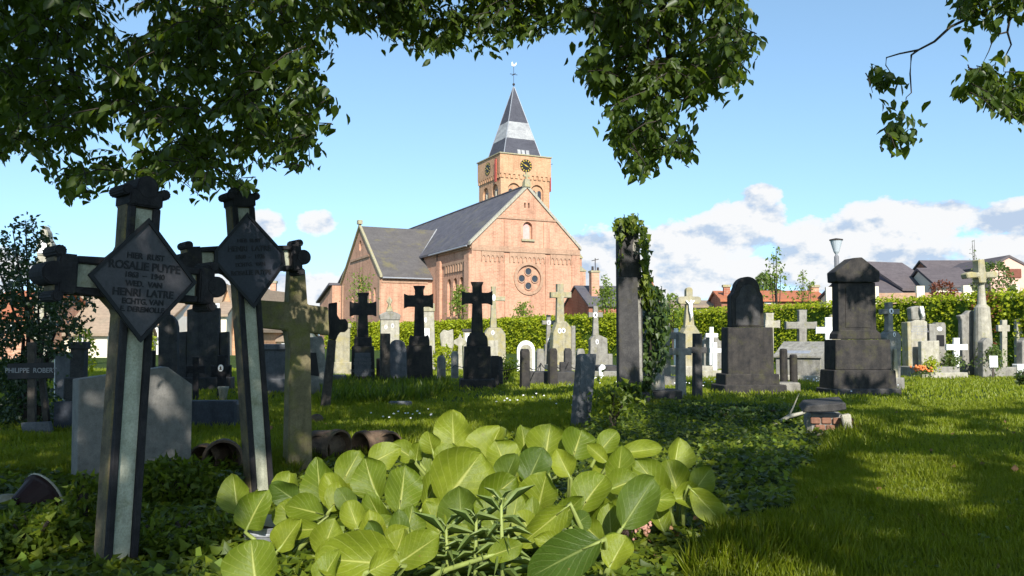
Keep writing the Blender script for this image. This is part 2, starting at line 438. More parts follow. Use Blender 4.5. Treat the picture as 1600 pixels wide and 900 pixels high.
# ---------------- dark group at the left ----------------
s = S('headstone', 'dark green pedestal stone with a stepped foot between bush and nearest cross', 'headstone', 119, 15, 8)
s.box('pedestal', 110, 131, 545, 612, M['dark'], .24, 0, .01, ground=True)
s.box('cap', 107, 134, 534, 546, M['dark'], .3, -.03, .02)
s.box('foot', 102, 138, 590, 620, M['dark'], .4, -.08, .02, ground=True)
s.done()
s = S('headstone', 'plain pale grey upright slab with a white edge beside the left bush', 'headstone', 97, 16, 12)
s.poly('slab', [(86, 625), (86, 551), (110, 552), (110, 625)], M['bluestone'], .1, 0, .004)
s.poly('white_edge', [(84, 625), (84, 550), (86, 550), (86, 625)], M['white'], .1, 0)
s.done()
s = S('headstone', 'bottle-shaped dark headstone topped by a small stone cross, behind the granite slab', 'headstone', 262, 17.5, 10)
s.poly('body', [(247, 622), (247, 512), (249, 502), (254, 495), (259, 491)] + [(265, 491), (270, 495), (275, 502), (277, 512), (277, 622)], M['dark'], .22, 0, .012)
s.poly('cross', cross_pts(262, 469, 493, 2.2, 256, 268, 474, 478.5, .6), M['dark'], .07, .07, .004)
s.done()
s = S('grave_lantern_post', 'grey stone post with a round disc head right of the nearest cross', 'grave marker', 222, 14.5, 0)
s.poly('post', [(218, 630), (219, 512), (226, 512), (227, 630)], M['dark'], .1, 0, .006)
s.oval('disc_head', 222, 501, 11, 11, M['grey'], 0, .1)
s.done()
s = S('headstone', 'tall broad dark headstone with a raised middle, largest of the dark left group', 'headstone', 316, 19, 8)
s.poly('body', [(292, 612), (292, 484), (303, 482), (303, 476), (331, 474), (331, 481), (342, 481), (342, 612)], M['dark'], .24, 0, .01)
s.poly('wing', [(343, 612), (343, 519), (356, 518), (357, 612)], M['dark'], .2, .04, .01)
s.poly('wing', [(277, 612), (277, 519), (291, 518), (291, 612)], M['dark'], .2, .04, .01)
s.box('plinth', 272, 362, 590, 617, M['dark'], .5, -.12, .015, ground=True)
s.done()
s = S('grave_cross', 'small blackened iron cross in front of the tall broad dark headstone', 'grave cross', 305, 15.5, 0)
s.poly('cross_body', cross_pts(305, 558, 632, 4.5, 290, 320, 572, 583, 1.2), M['creteblack'], .05, 0, .008)
s.done()
s = S('grave_cross', 'small black stone cross with a white oval portrait left of the leaning plaque cross', 'grave cross', 345, 16, 0)
s.poly('cross_body', cross_pts(345, 555, 626, 6, 329, 360, 572, 588, 2), M['creteblack'], .09, 0, .01)
s.photo(345, 575, 4.2, 5.5)
s.done()
t = thing('flower_pot', 'small whitish flower pot in the grass left of the leaning plaque cross', 'flower pot', tuple(P(349, 604, 15.6))[:2] + (0,))
b = MB(); b.lathe([(.06, 0), (.09, .22), (.1, .23), (.1, .27), (.085, .27), (.07, .1)]); b.build('pot', M['pale'], t, smooth=True); solo(t)
for i, (x, w, y, lab) in enumerate(((212, 6, 560, 'low dark headstone stump with a flat top, left end of the dark left group'), (232, 7, 548, 'low dark headstone with a square top between disc post and bottle-shaped stone'))):
    s = S('headstone', lab, 'headstone', x, 16.5 + i, 5)
    s.box('body', x - w, x + w, y, 620, M['dark'], .2, 0, .012, ground=True)
    s.box('foot', x - w - 4, x + w + 4, 597, 622, M['dark'], .34, -.07, .012, ground=True)
    s.done()
s = S('tomb_chest', 'grey box tomb with an overhanging lid behind the leaning plaque cross', 'tomb', 435, 17.5, 24)
s.box('chest', 413, 453, 547, 620, M['bluestone'], 1.1, 0, .01, ground=True)
s.box('lid', 410, 457, 538, 547, M['bluestone'], 1.2, -.05, .02)
s.box('base', 408, 459, 592, 620, M['bluestone'], 1.25, -.08, .01, ground=True)
s.done()
s = S('headstone', 'light blue-grey sloping headstone with a black plaque right of the mossy cross', 'headstone', 497, 17, 14)
s.poly('body', [(484, 622), (484, 527), (503, 525), (506, 532), (513, 622)], M['grey'], .3, 0, .01)
s.poly('black_plaque', [(485, 586), (485, 551), (494, 551), (499, 588)], M['black'], .014, -.015)
s.done()
s = S('grave_cross', 'slender dark cross leaning right on a long bare post beside the mossy cross', 'grave cross', 512, 13.5, 18)
s.poly('cross_body', [(514, 530), (514, 474), (527, 472), (527, 492), (531, 499), (540, 498), (544, 504), (544, 514), (539, 519), (532, 519), (528, 524), (525, 532)] , M['soot'], .12, 0, .01)
s.poly('arm', [(496, 518), (494, 500), (513.6, 499), (513.6, 520)], M['soot'], .12, 0, .01)
s.poly('post', [(500, 650), (513.5, 530.5), (525.5, 532), (515, 650)], M['timber'], .12, 0, .008)
s.done()
s = S('headstone', 'tall pale lichen-yellowed pillar stone behind the slender leaning dark cross', 'headstone', 536, 27, 10)
s.box('pillar', 524, 547, 512, 590, M['ochre'], .4, 0, .02, ground=True)
s.box('cap', 522, 549, 505, 513, M['ochre'], .48, -.04, .03)
s.box('base', 520, 551, 566, 590, M['ochre'], .6, -.1, .02, ground=True)
s.done()
s = S('headstone', 'small square grey block stone low in the grass beside the slender leaning cross', 'headstone', 529, 18.5, 6)
s.box('block', 519, 539, 586, 615, M['bluestone'], .3, 0, .012, ground=True); s.done()

# ---------------- three black crosses on pedestals ----------------
BG = 'black crosses on pedestals in mid lawn'
def pedestal_cross(label, cx, top, ax0, ax1, a0, a1, hw, sh, pd, pw, foot, fw, Y, rz, mat, ins=None):
    s = S('grave_cross', label, 'grave cross', cx, Y, rz, BG)
    s.poly('cross', cross_pts(cx, top, sh, hw, ax0, ax1, a0, a1, hw * .38, hw * .9, hw * 1.25), mat, .17, .05, .012)
    s.poly('moulded_neck', [(cx - pw * .82, pd), (cx - pw * .8, pd - 8)] + arc(cx - pw * .62, pd - 8, pw * .18, 9, 180, 90, 4) + [(cx - hw * 1.5, sh - 4), (cx + hw * 1.5, sh - 4)] + arc(cx + pw * .62, pd - 8, pw * .18, 9, 90, 0, 4) + [(cx + pw * .8, pd - 8), (cx + pw * .82, pd)], mat, .34, -.05, .012)
    p = s.poly('pedestal', [(cx - pw * 1.12, 625), (cx - pw, pd), (cx + pw, pd), (cx + pw * 1.12, 625)], mat, .5, -.12, .014)
    s.poly('inset_panel', [(cx - pw * .8, foot - 6), (cx - pw * .72, pd + 10), (cx + pw * .72, pd + 10), (cx + pw * .8, foot - 6)], M['bluestone'] if ins else mat, .012, -.131, .003)
    s.box('plinth', cx - fw, cx + fw, foot, 625, mat, .8, -.24, .02, ground=True)
    if ins:
        u, z = s.uv(cx, (pd + foot) / 2 + 3)
        text_mesh('inscription', ins, .085, M['letter_pale'], s.root, (u, -.135, z), bold=.001)
    return s
s = pedestal_cross('black pedestal cross with faint letters, leftmost and shortest of the three black crosses', 567, 457, 546, 588, 473, 492, 7, 531, 541, 17, 594, 24, 19.5, 8, M['soot'], 'HIER RUST\nDE FAMILIE\n\nBID VOOR HEN')
s.done()
pedestal_cross('black pedestal cross with a streaky brown shaft, middle of the three black crosses', 655, 446, 631, 677, 461, 479, 7, 529, 540, 20, 592, 25, 19.5, 6, M['soot']).done()
pedestal_cross('black pedestal cross with a wide flared foot, rightmost and darkest of the three black crosses', 746, 440, 722, 770, 457, 474, 7.4, 524, 541, 20, 592, 27, 19.5, 6, M['soot']).done()
s = S('grave_post', 'narrow square dark stone post between the left and middle black crosses', 'grave post', 603, 18.8, 18)
s.box('post', 596, 610, 521, 615, M['timber'], .2, 0, .008, ground=True); s.done()
s = S('headstone', 'grey round-shouldered headstone touching the narrow dark stone post', 'headstone', 622, 19.3, 10)
s.poly('slab', [(610, 620), (609, 540), (612, 534), (617, 531), (626, 531), (632, 535), (635, 546), (637, 620)], M['bluestone'], .16, 0, .012)
s.box('foot', 605, 641, 602, 618, M['dark'], .4, -.1, .012, ground=True)
s.done()
for x, y0, y1, lab in ((594, 560, 610, 'short dark kerb stone at the right foot of the leftmost black cross'), (640, 558, 610, 'slim dark stone slab tucked against the middle black cross'), (774, 556, 606, 'short dark square stone just right of the darkest black cross')):
    s = S('grave_marker', lab, 'grave marker', x, 19.9, 5); s.box('stone', x - 6, x + 6, y0, y1, M['dark'], .25, 0, .012, ground=True); s.done()

# ---------------- pale graves along the hedge, left to right ----------------
s = S('headstone', 'pale headstone with a moulded pediment, cross finial and two small portraits, before the transept', 'headstone', 610, 30, 12)
s.poly('body', [(595, 590), (595, 500), (624, 500), (624, 590)], M['pale'], .4, 0, .012)
s.poly('pediment', [(594, 500), (593, 492), (598, 489), (604, 487), (615, 487), (621, 489), (626, 492), (625, 500)], M['grey'], .46, -.03, .02)
s.poly('finial', [(603, 487), (606, 479), (608, 476), (604, 470), (609, 462), (614, 470), (610, 476), (612, 479), (615, 487)], M['ochre'], .16, .12, .02)
s.photo(603, 511, 2.2, 3.4); s.photo(613.5, 509, 2.2, 3.4)
s.box('plinth', 590, 629, 572, 590, M['grey'], .7, -.15, .02, ground=True)
s.done()
s = S('headstone', 'slim pale headstone with a lichen-yellow top and white plaque behind the middle black cross', 'headstone', 671, 30, 10)
s.poly('body', [(660, 590), (662, 478), (678, 478), (681, 590)], M['pale'], .4, 0, .02)
s.poly('cap', [(660, 487), (661, 474), (679, 474), (680, 487)], M['ochre'], .46, -.03, .02)
s.oval('portrait_medallion', 665, 500, 2, 4, M['white']); s.box('white_plaque', 662, 671, 513, 532, M['white'], .02, -.022)
s.done()
s = S('headstone', 'rough whitish rock-shaped headstone against the hedge right of the middle black cross', 'headstone', 697, 33, 5)
s.poly('rock', [(692, 580), (690, 545), (687, 522), (693, 515), (700, 517), (708, 514), (709, 540), (704, 556), (707, 580)], M['pale'], .3, 0, .03); s.done()
s = S('grave_cross', 'small pale stone cross with a pointed top left of the darkest black cross', 'grave cross', 719, 31, 0)
s.poly('cross_body', [(714, 585), (716, 541), (709, 537), (709, 532), (716, 528), (719, 521), (722, 528), (728, 532), (728, 537), (722, 541), (723, 585)], M['pale'], .16, 0, .012); s.done()
s = S('headstone', 'small white-plaqued tablet stone half hidden behind the darkest black cross', 'headstone', 733, 33, 0)
s.box('tablet', 724, 741, 518, 580, M['pale'], .2, 0, .01, ground=True); s.box('ledge', 722, 743, 514, 518, M['dark'], .3, -.05, .01); s.box('white_plaque', 727, 739, 521, 535, M['white'], .02, -.022); s.done()
def figure(s, cx, top, bot, wide):
    """a small white crucified figure as one continuous body"""
    u0, zt = s.uv(cx, top); _, zb = s.uv(cx, bot); h = zt - zb; k = K(s.Y); y = -.06
    b = MB(); a = wide * k
    b.tube([(u0 - a, y, zt + h * .06), (u0 - a * .55, y, zt - h * .06), (u0 - .02, y - .02, zt - h * .14), (u0 + .02, y - .02, zt - h * .14), (u0 + a * .55, y, zt - h * .06), (u0 + a, y, zt + h * .06)], [.018, .024, .04, .04, .024, .018])
    b.tube([(u0, y - .02, zt - h * .10), (u0, y - .03, zt - h * .3), (u0, y - .02, zt - h * .5), (u0 + .02, y - .05, zt - h * .72), (u0, y - .02, zb)], [.055, .065, .055, .045, .02])
    b.ball((u0 + .01, y - .04, zt - h * .0), h * .085)
    return b.build('crucified_figure', M['white'], s.root, smooth=True)
s = S('grave_cross', 'pale obelisk cross with lichen on a pedestal, right of the darkest black cross', 'grave cross', 773, 33, 10)
s.poly('cross', cross_pts(772, 447, 512, 3.4, 763, 790, 463, 470, .8, 1.5, 5), M['ochre'], .22, .08, .015)
s.poly('pedestal', [(758, 585), (756, 524), (764, 512), (783, 512), (790, 522), (791, 585)], M['ochre'], .5, 0, .02)
s.poly('inscribed_panel', [(762, 572), (763, 532), (778, 532), (778, 572)], M['pale'], .02, -.022)
s.photo(770, 520, 2.4, 3.6)
s.oval('portrait_medallion', 772, 465, 2.6, 5, M['white'], .055)
s.box('plinth', 752, 794, 567, 585, M['grey'], .8, -.15, .02, ground=True); s.done()
s = S('headstone', 'white round-arched headstone in front of the hedge', 'headstone', 822, 29, 4)
s.poly('frame', [(808, 590), (808, 548)] + arc(822, 548, 14, 16, 180, 0, 10) + [(836, 548), (836, 590)], M['white'], .18, 0, .012)
s.poly('inner_tablet', [(812, 588), (812, 549)] + arc(822, 549, 10, 11, 180, 0, 10) + [(832, 549), (832, 588)], M['pale'], .02, -.022)
s.done()
s = S('grave_cross', 'small grey cross with two white portraits left of the tall rock pedestal cross', 'grave cross', 858, 31, 8)
s.poly('cross_body', cross_pts(858, 492, 540, 3, 848, 869, 501, 507, .6, 1, 4), M['grey'], .14, .06, .01)
s.poly('pedestal', [(850, 588), (852, 538), (866, 538), (868, 588)], M['grey'], .3, 0, .015)
s.photo(858, 504, 3, 3.6, .048); s.photo(859, 531, 2.2, 3, .048); s.done()
s = S('grave_cross', 'tall lichen-yellow cross with a tree-trunk shaft on a rock pedestal, before the church front', 'grave cross', 877, 30, 12)
s.poly('cross', cross_pts(877, 443, 505, 5, 862, 894, 456, 465, .5, 1, 6), M['ochre'], .26, .08, .02)
s.poly('pedestal', [(862, 590), (865, 520), (871, 503), (885, 502), (893, 512), (893, 590)], M['ochre'], .5, 0, .03)
s.box('side_block', 893.5, 900, 509, 590, M['grey'], .4, .05, .02, ground=True)
s.photo(874.5, 517, 3, 4); s.photo(880.5, 516.5, 3, 4)
s.box('plinth', 857, 903, 570, 590, M['grey'], .8, -.15, .02, ground=True); s.done()
s = S('grave_cross', 'pale grey bottle-footed cross with two white portraits left of the ivy-covered pillar', 'grave cross', 932, 29, 8)
s.poly('cross_body', cross_pts(932, 478, 532, 3.6, 921, 943, 488, 495.5, .6, 1, 5), M['grey'], .16, .08, .01)
s.poly('pedestal', [(922, 590), (923, 530), (929, 523), (936, 523), (949, 529), (951, 590)], M['grey'], .35, 0, .015)
s.photo(931, 492, 3.6, 4.6, .068); s.photo(933, 534, 2.4, 4)
s.box('side_block', 950, 958, 553, 588, M['grey'], .4, .05, .02, ground=True); s.done()
s = S('grave_kerb', 'weathered grey stepped grave bed behind the small leaning stone', 'grave kerb', 952, 25, 3)
s.box('step', 935, 970, 572, 592, M['dark'], 1.2, .1, .02, ground=True); s.box('kerb_front', 925, 972, 580, 596, M['grey'], .5, -.1, .02, ground=True); s.done()
s = S('grave_cross', 'white bouquet-like small cross stone lying against the grave bed right of the leaning stone', 'grave cross', 940, 24, 10)
s.poly('cross_body', [(937, 588), (936, 575), (941, 569), (946, 572), (946, 577), (942, 582), (942, 588)], M['white'], .08, 0, .01); s.done()

# posts and chains round the grave plot
PG = 'stone posts around the chained grave plot'
posts = [(690, 21.5, 556, 6.5, 'grey', 'blunt grey chain post in sun just right of the middle black cross'),
         (711, 24, 549, 5.5, 'grey', 'pale round-topped chain post left of the darkest black cross'),
         (780, 20.5, 557, 6, 'dark', 'brown weathered chain post right of the darkest black cross'),
         (822, 19.3, 545, 6.2, 'soot', 'tall dark square chain post left of the low bench stone'),
         (845, 22.5, 545, 6, 'grey', 'pale chain post with a pointed head in front of the white arched headstone'),
         (865.5, 20.6, 544, 5.8, 'soot', 'dark chain post at the right end of the low bench stone'),
         (888, 22.5, 544, 5.4, 'dark', 'brown-streaked chain post in front of the rock pedestal cross'),
         (908, 24.5, 545, 6, 'grey', 'pale tapered chain post just left of the small leaning stone')]
ptop = []
for i, (x, Y, y, w, mt, lab) in enumerate(posts):
    s = S('chain_post', lab, 'grave post', x, Y, 20 if mt == 'soot' else 8, PG)
    s.poly('post', [(x - w * 1.05, 625), (x - w, y + 5), (x - w * .65, y), (x + w * .65, y), (x + w, y + 5), (x + w * 1.05, 625)], M[mt], w * 2 * K(Y) * .95, 0, .015)
    u, z = s.uv(x, y + 22); b = MB(); b.lathe([(.03, -.02), (.03, .02)], u, -.01, 8); b.build('chain_ring', M['iron'], s.root)
    s.done(); ptop.append(s.root if False else Vector((s.X, Y - .02, z)))
for a, c, lab in ((0, 1, 'rusty chain between the blunt grey post and the pale round-topped post'), (1, 2, 'long rusty chain passing behind the darkest black cross'), (2, 3, 'nearly straight rusty chain left of the tall dark chain post'),
                  (3, 4, 'sagging rusty chain just right of the tall dark chain post'), (4, 5, 'short sagging rusty chain above the low bench stone'), (5, 6, 'short sagging rusty chain right of the low bench stone'), (6, 7, 'rusty chain running to the pale tapered post')):
    p, q = ptop[a], ptop[c]; sag = (.17 if a >= 3 else .05); b = MB(); n = 36
    pts = [p.lerp(q, i / n) - Vector((0, 0, sag * 4 * (i / n) * (1 - i / n))) for i in range(n + 1)]
    b.tube(pts, [.014 if i % 2 else .008 for i in range(n + 1)], 6)
    tag(b.build('iron_chain', M['iron']), lab, 'chain', 'rusty chains between the posts')
s = S('stone_bench', 'low dark flat bench stone between the two dark chain posts', 'grave kerb', 846, 21.2, 2)
s.box('slab', 828, 900, 581, 602, M['dark'], .6, 0, .02, ground=True); s.box('end_stone', 876, 884, 566, 583, M['dark'], .3, .1, .02); s.done()

# leaning stub and ivy pillar
s = S('grave_post', 'short square grey post leaning right in front of the ivy-covered pillar', 'grave post', 912, 10.9, 38)
s.poly('post', [(898, 690), (909, 556), (914, 553), (933, 553), (929, 600), (920, 690)], M['bluestone'], .12, 0, .012); s.done()
s = S('stone_pillar', 'tall dark stone pillar half covered in ivy, left of the ivy-covered stump', 'pillar', 985, 14.6, 10)
s.poly('lower_slab', [(965, 655), (963, 434), (993, 434), (998, 655)], M['dark'], .14, -.12, .012)
s.poly('shaft', [(970, 650), (968, 350), (973, 344), (993, 344), (998, 352), (1004, 440), (1007, 655)], M['dark'], .22, .025, .012)
s.poly('pale_edge', [(996, 655), (992, 436), (1000, 436), (1006, 655)], M['grey'], .02, .002, .004)
s.poly('shoulder_boss', arc(995, 386, 6, 13, 0, 350, 12), M['grey'], .06, .02, .004)
s.box('footing', 960, 1010, 612, 655, M['dark'], .6, -.2, .02, ground=True)
PILLAR = s
s.done()
s = S('tree_stump', 'broken grey trunk-like stone wrapped in dark ivy right of the tall pillar', 'stump', 1021, 15.2, 0)
b = MB(); k = K(15.2)
b.lathe([(.27, -.05), (.25, .3), (.21, .9), (.20, 1.4), (.17, 1.75), (.05, 1.85)], 0, .2, 12)
b.build('trunk', M['grey'], s.root, smooth=True)
s.box('base_block', 998, 1062, 609, 640, M['dark'], .7, -.25, .02, ground=True)
STUMP = s

# crosses right of it
s = S('grave_cross', 'dappled grey cross with a thick post right of the ivy stump', 'grave cross', 1041, 20.5, 14)
s.poly('cross_body', cross_pts(1041, 505, 600, 6, 1028, 1064, 519, 530, 0, 0, 8), M['grey'], .2, 0, .01)
s.box('foot', 1028, 1058, 588, 612, M['grey'], .5, -.1, .02, ground=True); s.done()
s = S('grave_cross', 'slim pale weathered plain cross, left one of the matching pair of thin crosses', 'grave cross', 1066, 16.0, 16, 'pair of thin plain crosses')
s.poly('cross_body', cross_pts(1066, 521, 640, 5.6, 1051, 1081, 544, 555, 0, 0, 7), M['grey'], .13, 0, .008); s.done()
s = S('grave_cross', 'slim dark-topped plain cross, right one of the matching pair of thin crosses', 'grave cross', 1092, 16.4, 16, 'pair of thin plain crosses')
s.poly('cross_body', cross_pts(1092, 521, 640, 5.6, 1079, 1105, 542.5, 552, 0, 0, 6.4), M['dark'], .13, 0, .008); s.done()
s = S('grave_marker', 'low mossy stone lump in the grass between the ivy stump and the thin crosses', 'grave marker', 1084, 15, 10)
s.box('stone', 1075, 1097, 632, 645, M['bluestone'], .3, 0, .03, ground=True); s.done()
s = S('grave_cross', 'yellow trefoil cross bearing a white crucified figure on a pale pedestal', 'grave cross', 1079, 25.5, 8)
tre = [(1072, 512), (1074.5, 475)] + arc(1066, 469, 5, 6, 270, 90, 6) + [(1074, 463)] + arc(1079, 453, 5, 4.5, 180, 0, 6) + [(1084, 463)] + arc(1092.5, 469, 5, 6, 90, -90, 6) + [(1083.5, 475), (1087, 512)]
s.poly('cross', tre, M['ochre'], .2, .08, .012)
fg = figure(s, 1079, 471, 500, 7); fg.location.y = .08
s.poly('pedestal', [(1067, 592), (1068, 520), (1074, 508), (1086, 508), (1094, 520), (1096, 592)], M['ochre'], .45, 0, .02)
s.box('plinth', 1058, 1112, 572, 592, M['pale'], .9, -.15, .02, ground=True); s.done()
for x, y0, y1, hw, ax, ay, Y, lab in ((1057, 513, 585, 3, (1050, 1066), (519, 525), 27, 'thin white cross peeping out left of the crucified figure'), (1112, 511, 560, 3, (1103, 1122), (521, 527), 31, 'small white cross on a grey stone right of the crucified figure'),
                                  (1117, 535, 578, 3.6, (1110, 1127), (544, 551), 27, 'plain white wooden cross just left of the round-topped dark headstone')):
    s = S('grave_cross', lab, 'grave cross', x, Y, 4); s.poly('cross_body', cross_pts(x, y0, y1 + 10, hw, *ax, *ay), M['whitepaint'], .08, 0, .004); s.done()
s = S('headstone', 'grey shouldered stone behind the small white cross left of the round-topped headstone', 'headstone', 1112, 31.4, 4)
s.poly('slab', [(1100, 585), (1100, 532), (1106, 520), (1118, 520), (1124, 532), (1135, 534), (1135, 585)], M['grey'], .25, 0, .015); s.done()
s = S('grave_kerb', 'pale low kerb of a grave bed left of the round-topped dark headstone', 'grave kerb', 1118, 25, 3)
s.box('kerb_front', 1094, 1140, 579, 593, M['pale'], .3, 0, .015, ground=True); s.box('kerb_bed', 1096, 1138, 583, 593, M['grey'], .8, .305, .01, ground=True); s.done()

# two great dark headstones
s = S('headstone', 'large blackened headstone with a round head on a stepped base', 'headstone', 1171, 17.8, 6)
s.poly('round_head', [(1144, 511), (1143, 462), (1148, 456), (1150, 450)] + arc(1169, 451, 18.5, 19, 175, 5, 12) + [(1189, 456), (1193, 462), (1195, 511)], M['soot'], .26, .02, .012)
s.poly('body', [(1136, 585), (1136, 511.5), (1206, 511.5), (1208, 585)], M['soot'], .42, -.06, .014)
s.poly('base', [(1130, 603), (1130, 584), (1213, 584), (1214, 603)], M['soot'], .62, -.16, .016)
s.box('plinth', 1125, 1221, 601, 620, M['soot'], .85, -.28, .02, ground=True)
s.poly('inscription_panel', [(1150, 508), (1150, 466)] + arc(1169, 462, 14, 18, 180, 0, 10) + [(1188, 466), (1188, 508)], M['dark'], .012, .008, .003)
s.done()
s = S('headstone', 'tallest blackened headstone with a pointed head and flared waist on a stepped base', 'headstone', 1344, 17.4, 7)
s.poly('gabled_head', [(1306, 440), (1305, 425), (1333, 403), (1346, 402), (1374, 424), (1374, 440), (1369, 441), (1311, 441)], M['soot'], .38, -.02, .012)
s.poly('slab', [(1312, 518), (1311, 441.5), (1369, 441.5), (1371, 518)], M['soot'], .28, .03, .01)
s.poly('waist', [(1308, 530), (1309, 522), (1313, 516), (1370, 516), (1376, 521), (1377, 530)], M['soot'], .36, -.01, .012)
s.poly('pedestal', [(1303, 578), (1303, 530.5), (1388, 530.5), (1390, 578)], M['soot'], .5, -.08, .014)
s.poly('base', [(1297, 609), (1299, 578), (1394, 578), (1396, 609)], M['soot'], .62, -.14, .016)
s.box('plinth', 1295, 1399, 607, 620, M['dark'], .8, -.24, .02, ground=True)
s.poly('inset_panel', [(1322, 512), (1322, 447), (1360, 447), (1361, 512)], M['soot'], .012, .018, .004)
s.done()
for x, y, lab in ((1227.5, 545, 'taller of the twin black stub posts right of the round-topped headstone'), (1243, 554, 'shorter of the twin black stub posts right of the round-topped headstone')):
    s = S('grave_post', lab, 'grave post', x, 18.6, 0, 'twin black stub posts')
    u, z = s.uv(x, y); r = 6 * K(18.6); b = MB(); b.lathe([(r, -.05), (r, z - .04), (r * .8, z), (r * .1, z + .005)], 0, .1, 14); b.build('post', M['soot'], s.root, smooth=False); s.done()
s = S('grave_kerb', 'rough grey kerb stone under the twin black stub posts', 'grave kerb', 1232, 18.2, 8)
s.box('stone', 1212, 1250, 598, 613, M['grey'], .5, -.05, .03, ground=True); s.done()
for x, y0, y1, ax, ay, Y, mt, lab in ((1203, 489, 560, (1196, 1219), (501, 512), 28, 'pale', 'pale broad cross half hidden by the round-topped dark headstone'),
                                  (1255, 484, 560, (1229, 1277), (503, 514), 28.5, 'grey', 'broad-armed rough grey cross behind the slanted book-like tomb')):
    s = S('grave_cross', lab, 'grave cross', x, Y, 4); s.poly('cross_body', cross_pts(x, y0, y1 + 25, 6, *ax, *ay, 1.2), M[mt], .2, 0, .02); s.done()
t = S('tomb_desk', 'slanted desk-shaped grey tomb with a pale plate on top', 'tomb', 1247, 23, -38)
b = MB(); w, d = .62, .75
b.add([(-w, 0, -.03), (w, 0, -.03), (w, d, -.03), (-w, d, -.03), (-w, 0, .62), (w, 0, .62), (w, d, .98), (-w, d, .98)], [(0, 1, 5, 4), (1, 2, 6, 5), (2, 3, 7, 6), (3, 0, 4, 7), (4, 5, 6, 7), (3, 2, 1, 0)])
b.build('desk_body', M['grey'], t.root, .015)
b = MB(); b.add([(-w - .05, -.06, .63), (w + .05, -.06, .63), (w + .05, d + .04, 1.02), (-w - .05, d + .04, 1.02), (-w - .05, -.06, .70), (w + .05, -.06, .70), (w + .05, d + .04, 1.09), (-w - .05, d + .04, 1.09)], [(0, 1, 5, 4), (1, 2, 6, 5), (2, 3, 7, 6), (3, 0, 4, 7), (4, 5, 6, 7), (3, 2, 1, 0)])
b.build('slanted_top', M['grey'], t.root, .012)
b = MB(); b.add([(-.42, .06, .752), (.3, .06, .752), (.3, .42, .886), (-.42, .42, .886), (-.42, .06, .77), (.3, .06, .77), (.3, .42, .904), (-.42, .42, .904)], [(0, 1, 5, 4), (1, 2, 6, 5), (2, 3, 7, 6), (3, 0, 4, 7), (4, 5, 6, 7), (3, 2, 1, 0)])
b.build('pale_plate', M['zinc'], t.root)
b = MB(); b.box(-w - .2, w + .2, -.25, d + .2, -.03, .16); b.build('base', M['pale'], t.root, .02)
s = S('headstone', 'brown round-topped stone behind the large white cross', 'headstone', 1305, 27, 0)
s.poly('slab', [(1296, 585), (1296, 502)] + arc(1305, 502, 9, 12, 180, 0, 8) + [(1314, 502), (1314, 585)], M['ochre'], .2, 0, .012); s.done()
s = S('grave_cross', 'large bright white painted cross left of the tallest dark headstone', 'grave cross', 1295, 24.5, -12)
s.poly('cross_body', cross_pts(1295, 496, 567, 5.2, 1275, 1316, 511, 521, 1), M['whitepaint'], .14, 0, .006)
s.box('foot', 1292, 1303, 567, 592, M['dark'], .14, 0, .01, ground=True); s.done()
s = S('grave_cross', 'slim grey bottle-footed cross with portraits right of the tallest dark headstone', 'grave cross', 1396, 19, 12)
s.poly('cross', cross_pts(1395, 472, 518, 3.6, 1382, 1409, 483, 490.5, .6, 1, 4.5), M['grey'], .15, .07, .01)
s.poly('body', [(1387, 600), (1385, 527), (1388, 521), (1393, 517), (1399, 517), (1405, 520), (1409, 526), (1407, 600)], M['grey'], .3, 0, .012)
s.poly('front_shaft', [(1393, 606), (1395, 545), (1399, 545), (1402, 606)], M['ochre'], .06, -.065, .01)
s.box('foot', 1388, 1410, 590, 616, M['grey'], .4, -.08, .012, ground=True)
s.photo(1395.5, 486, 4, 4.4, .058); s.photo(1397, 522.5, 2.2, 3.6); s.done()
s = S('headstone', 'pale headstone with lettering and a small white figure behind a stone trough', 'headstone', 1438, 25.5, 6)
s.poly('tablet', [(1424, 580), (1424, 503), (1430, 500), (1444, 500), (1449, 503), (1449, 580)], M['pale'], .3, 0, .015)
s.poly('head', [(1426, 500), (1424, 481), (1432, 478), (1443, 478), (1447, 490), (1447, 500)], M['grey'], .25, .02, .02)
s.box('side_pillar', 1418, 1423.5, 503, 588, M['ochre'], .35, 0, .015, ground=True); s.box('side_pillar', 1452, 1462, 506, 588, M['grey'], .35, 0, .015, ground=True)
fg = figure(s, 1438, 480, 497, 2)
u, z = s.uv(1437, 516)
text_mesh('inscription', 'HIER RUSTEN\nONZE OUDERS\nBIDT VOOR HEN\nR. I. P.', .075, M['letter_white'], s.root, (u, -.003, z), bold=.001)
s.poly('trough_front', [(1427, 575), (1426, 533), (1454, 532), (1455, 575)], M['pale'], .2, -.45, .02)
s.box('step', 1410, 1474, 572, 592, M['grey'], 1.0, -.8, .02, ground=True); s.box('lower_step', 1407, 1476, 580, 592, M['pale'], .3, -1.12, .02, ground=True)
FLOWER_AT = s
s.done()
s = S('headstone', 'narrow grey headstone with a dark square portrait beside the stone trough', 'headstone', 1469, 26.5, 4)
s.poly('slab', [(1461, 585), (1461, 508), (1463, 504), (1476, 504), (1478, 508), (1479, 585)], M['grey'], .2, 0, .012)
s.box('dark_plate', 1463, 1475, 523.5, 541, M['black'], .015, -.017); s.oval('white_relief', 1468, 514, 4, 3.4, M['white']); s.done()
s = S('grave_cross', 'bright white painted cross on the lawn left of the big round-column monument', 'grave cross', 1495, 25.5, -8)
s.poly('cross_body', cross_pts(1495, 528, 590, 4.6, 1479, 1512, 538, 547, .6), M['whitepaint'], .12, 0, .006); s.done()
s = S('monument', 'tall round-column monument crowned by a lichen-yellow cross at the right edge', 'monument', 1543, 25.5, 10)
cr = MB(); k = K(25.5); u0, zt = s.uv(1540, 404); _, za = s.uv(1540, 429); _, zs = s.uv(1543, 480); _, zp = s.uv(1543, 545)
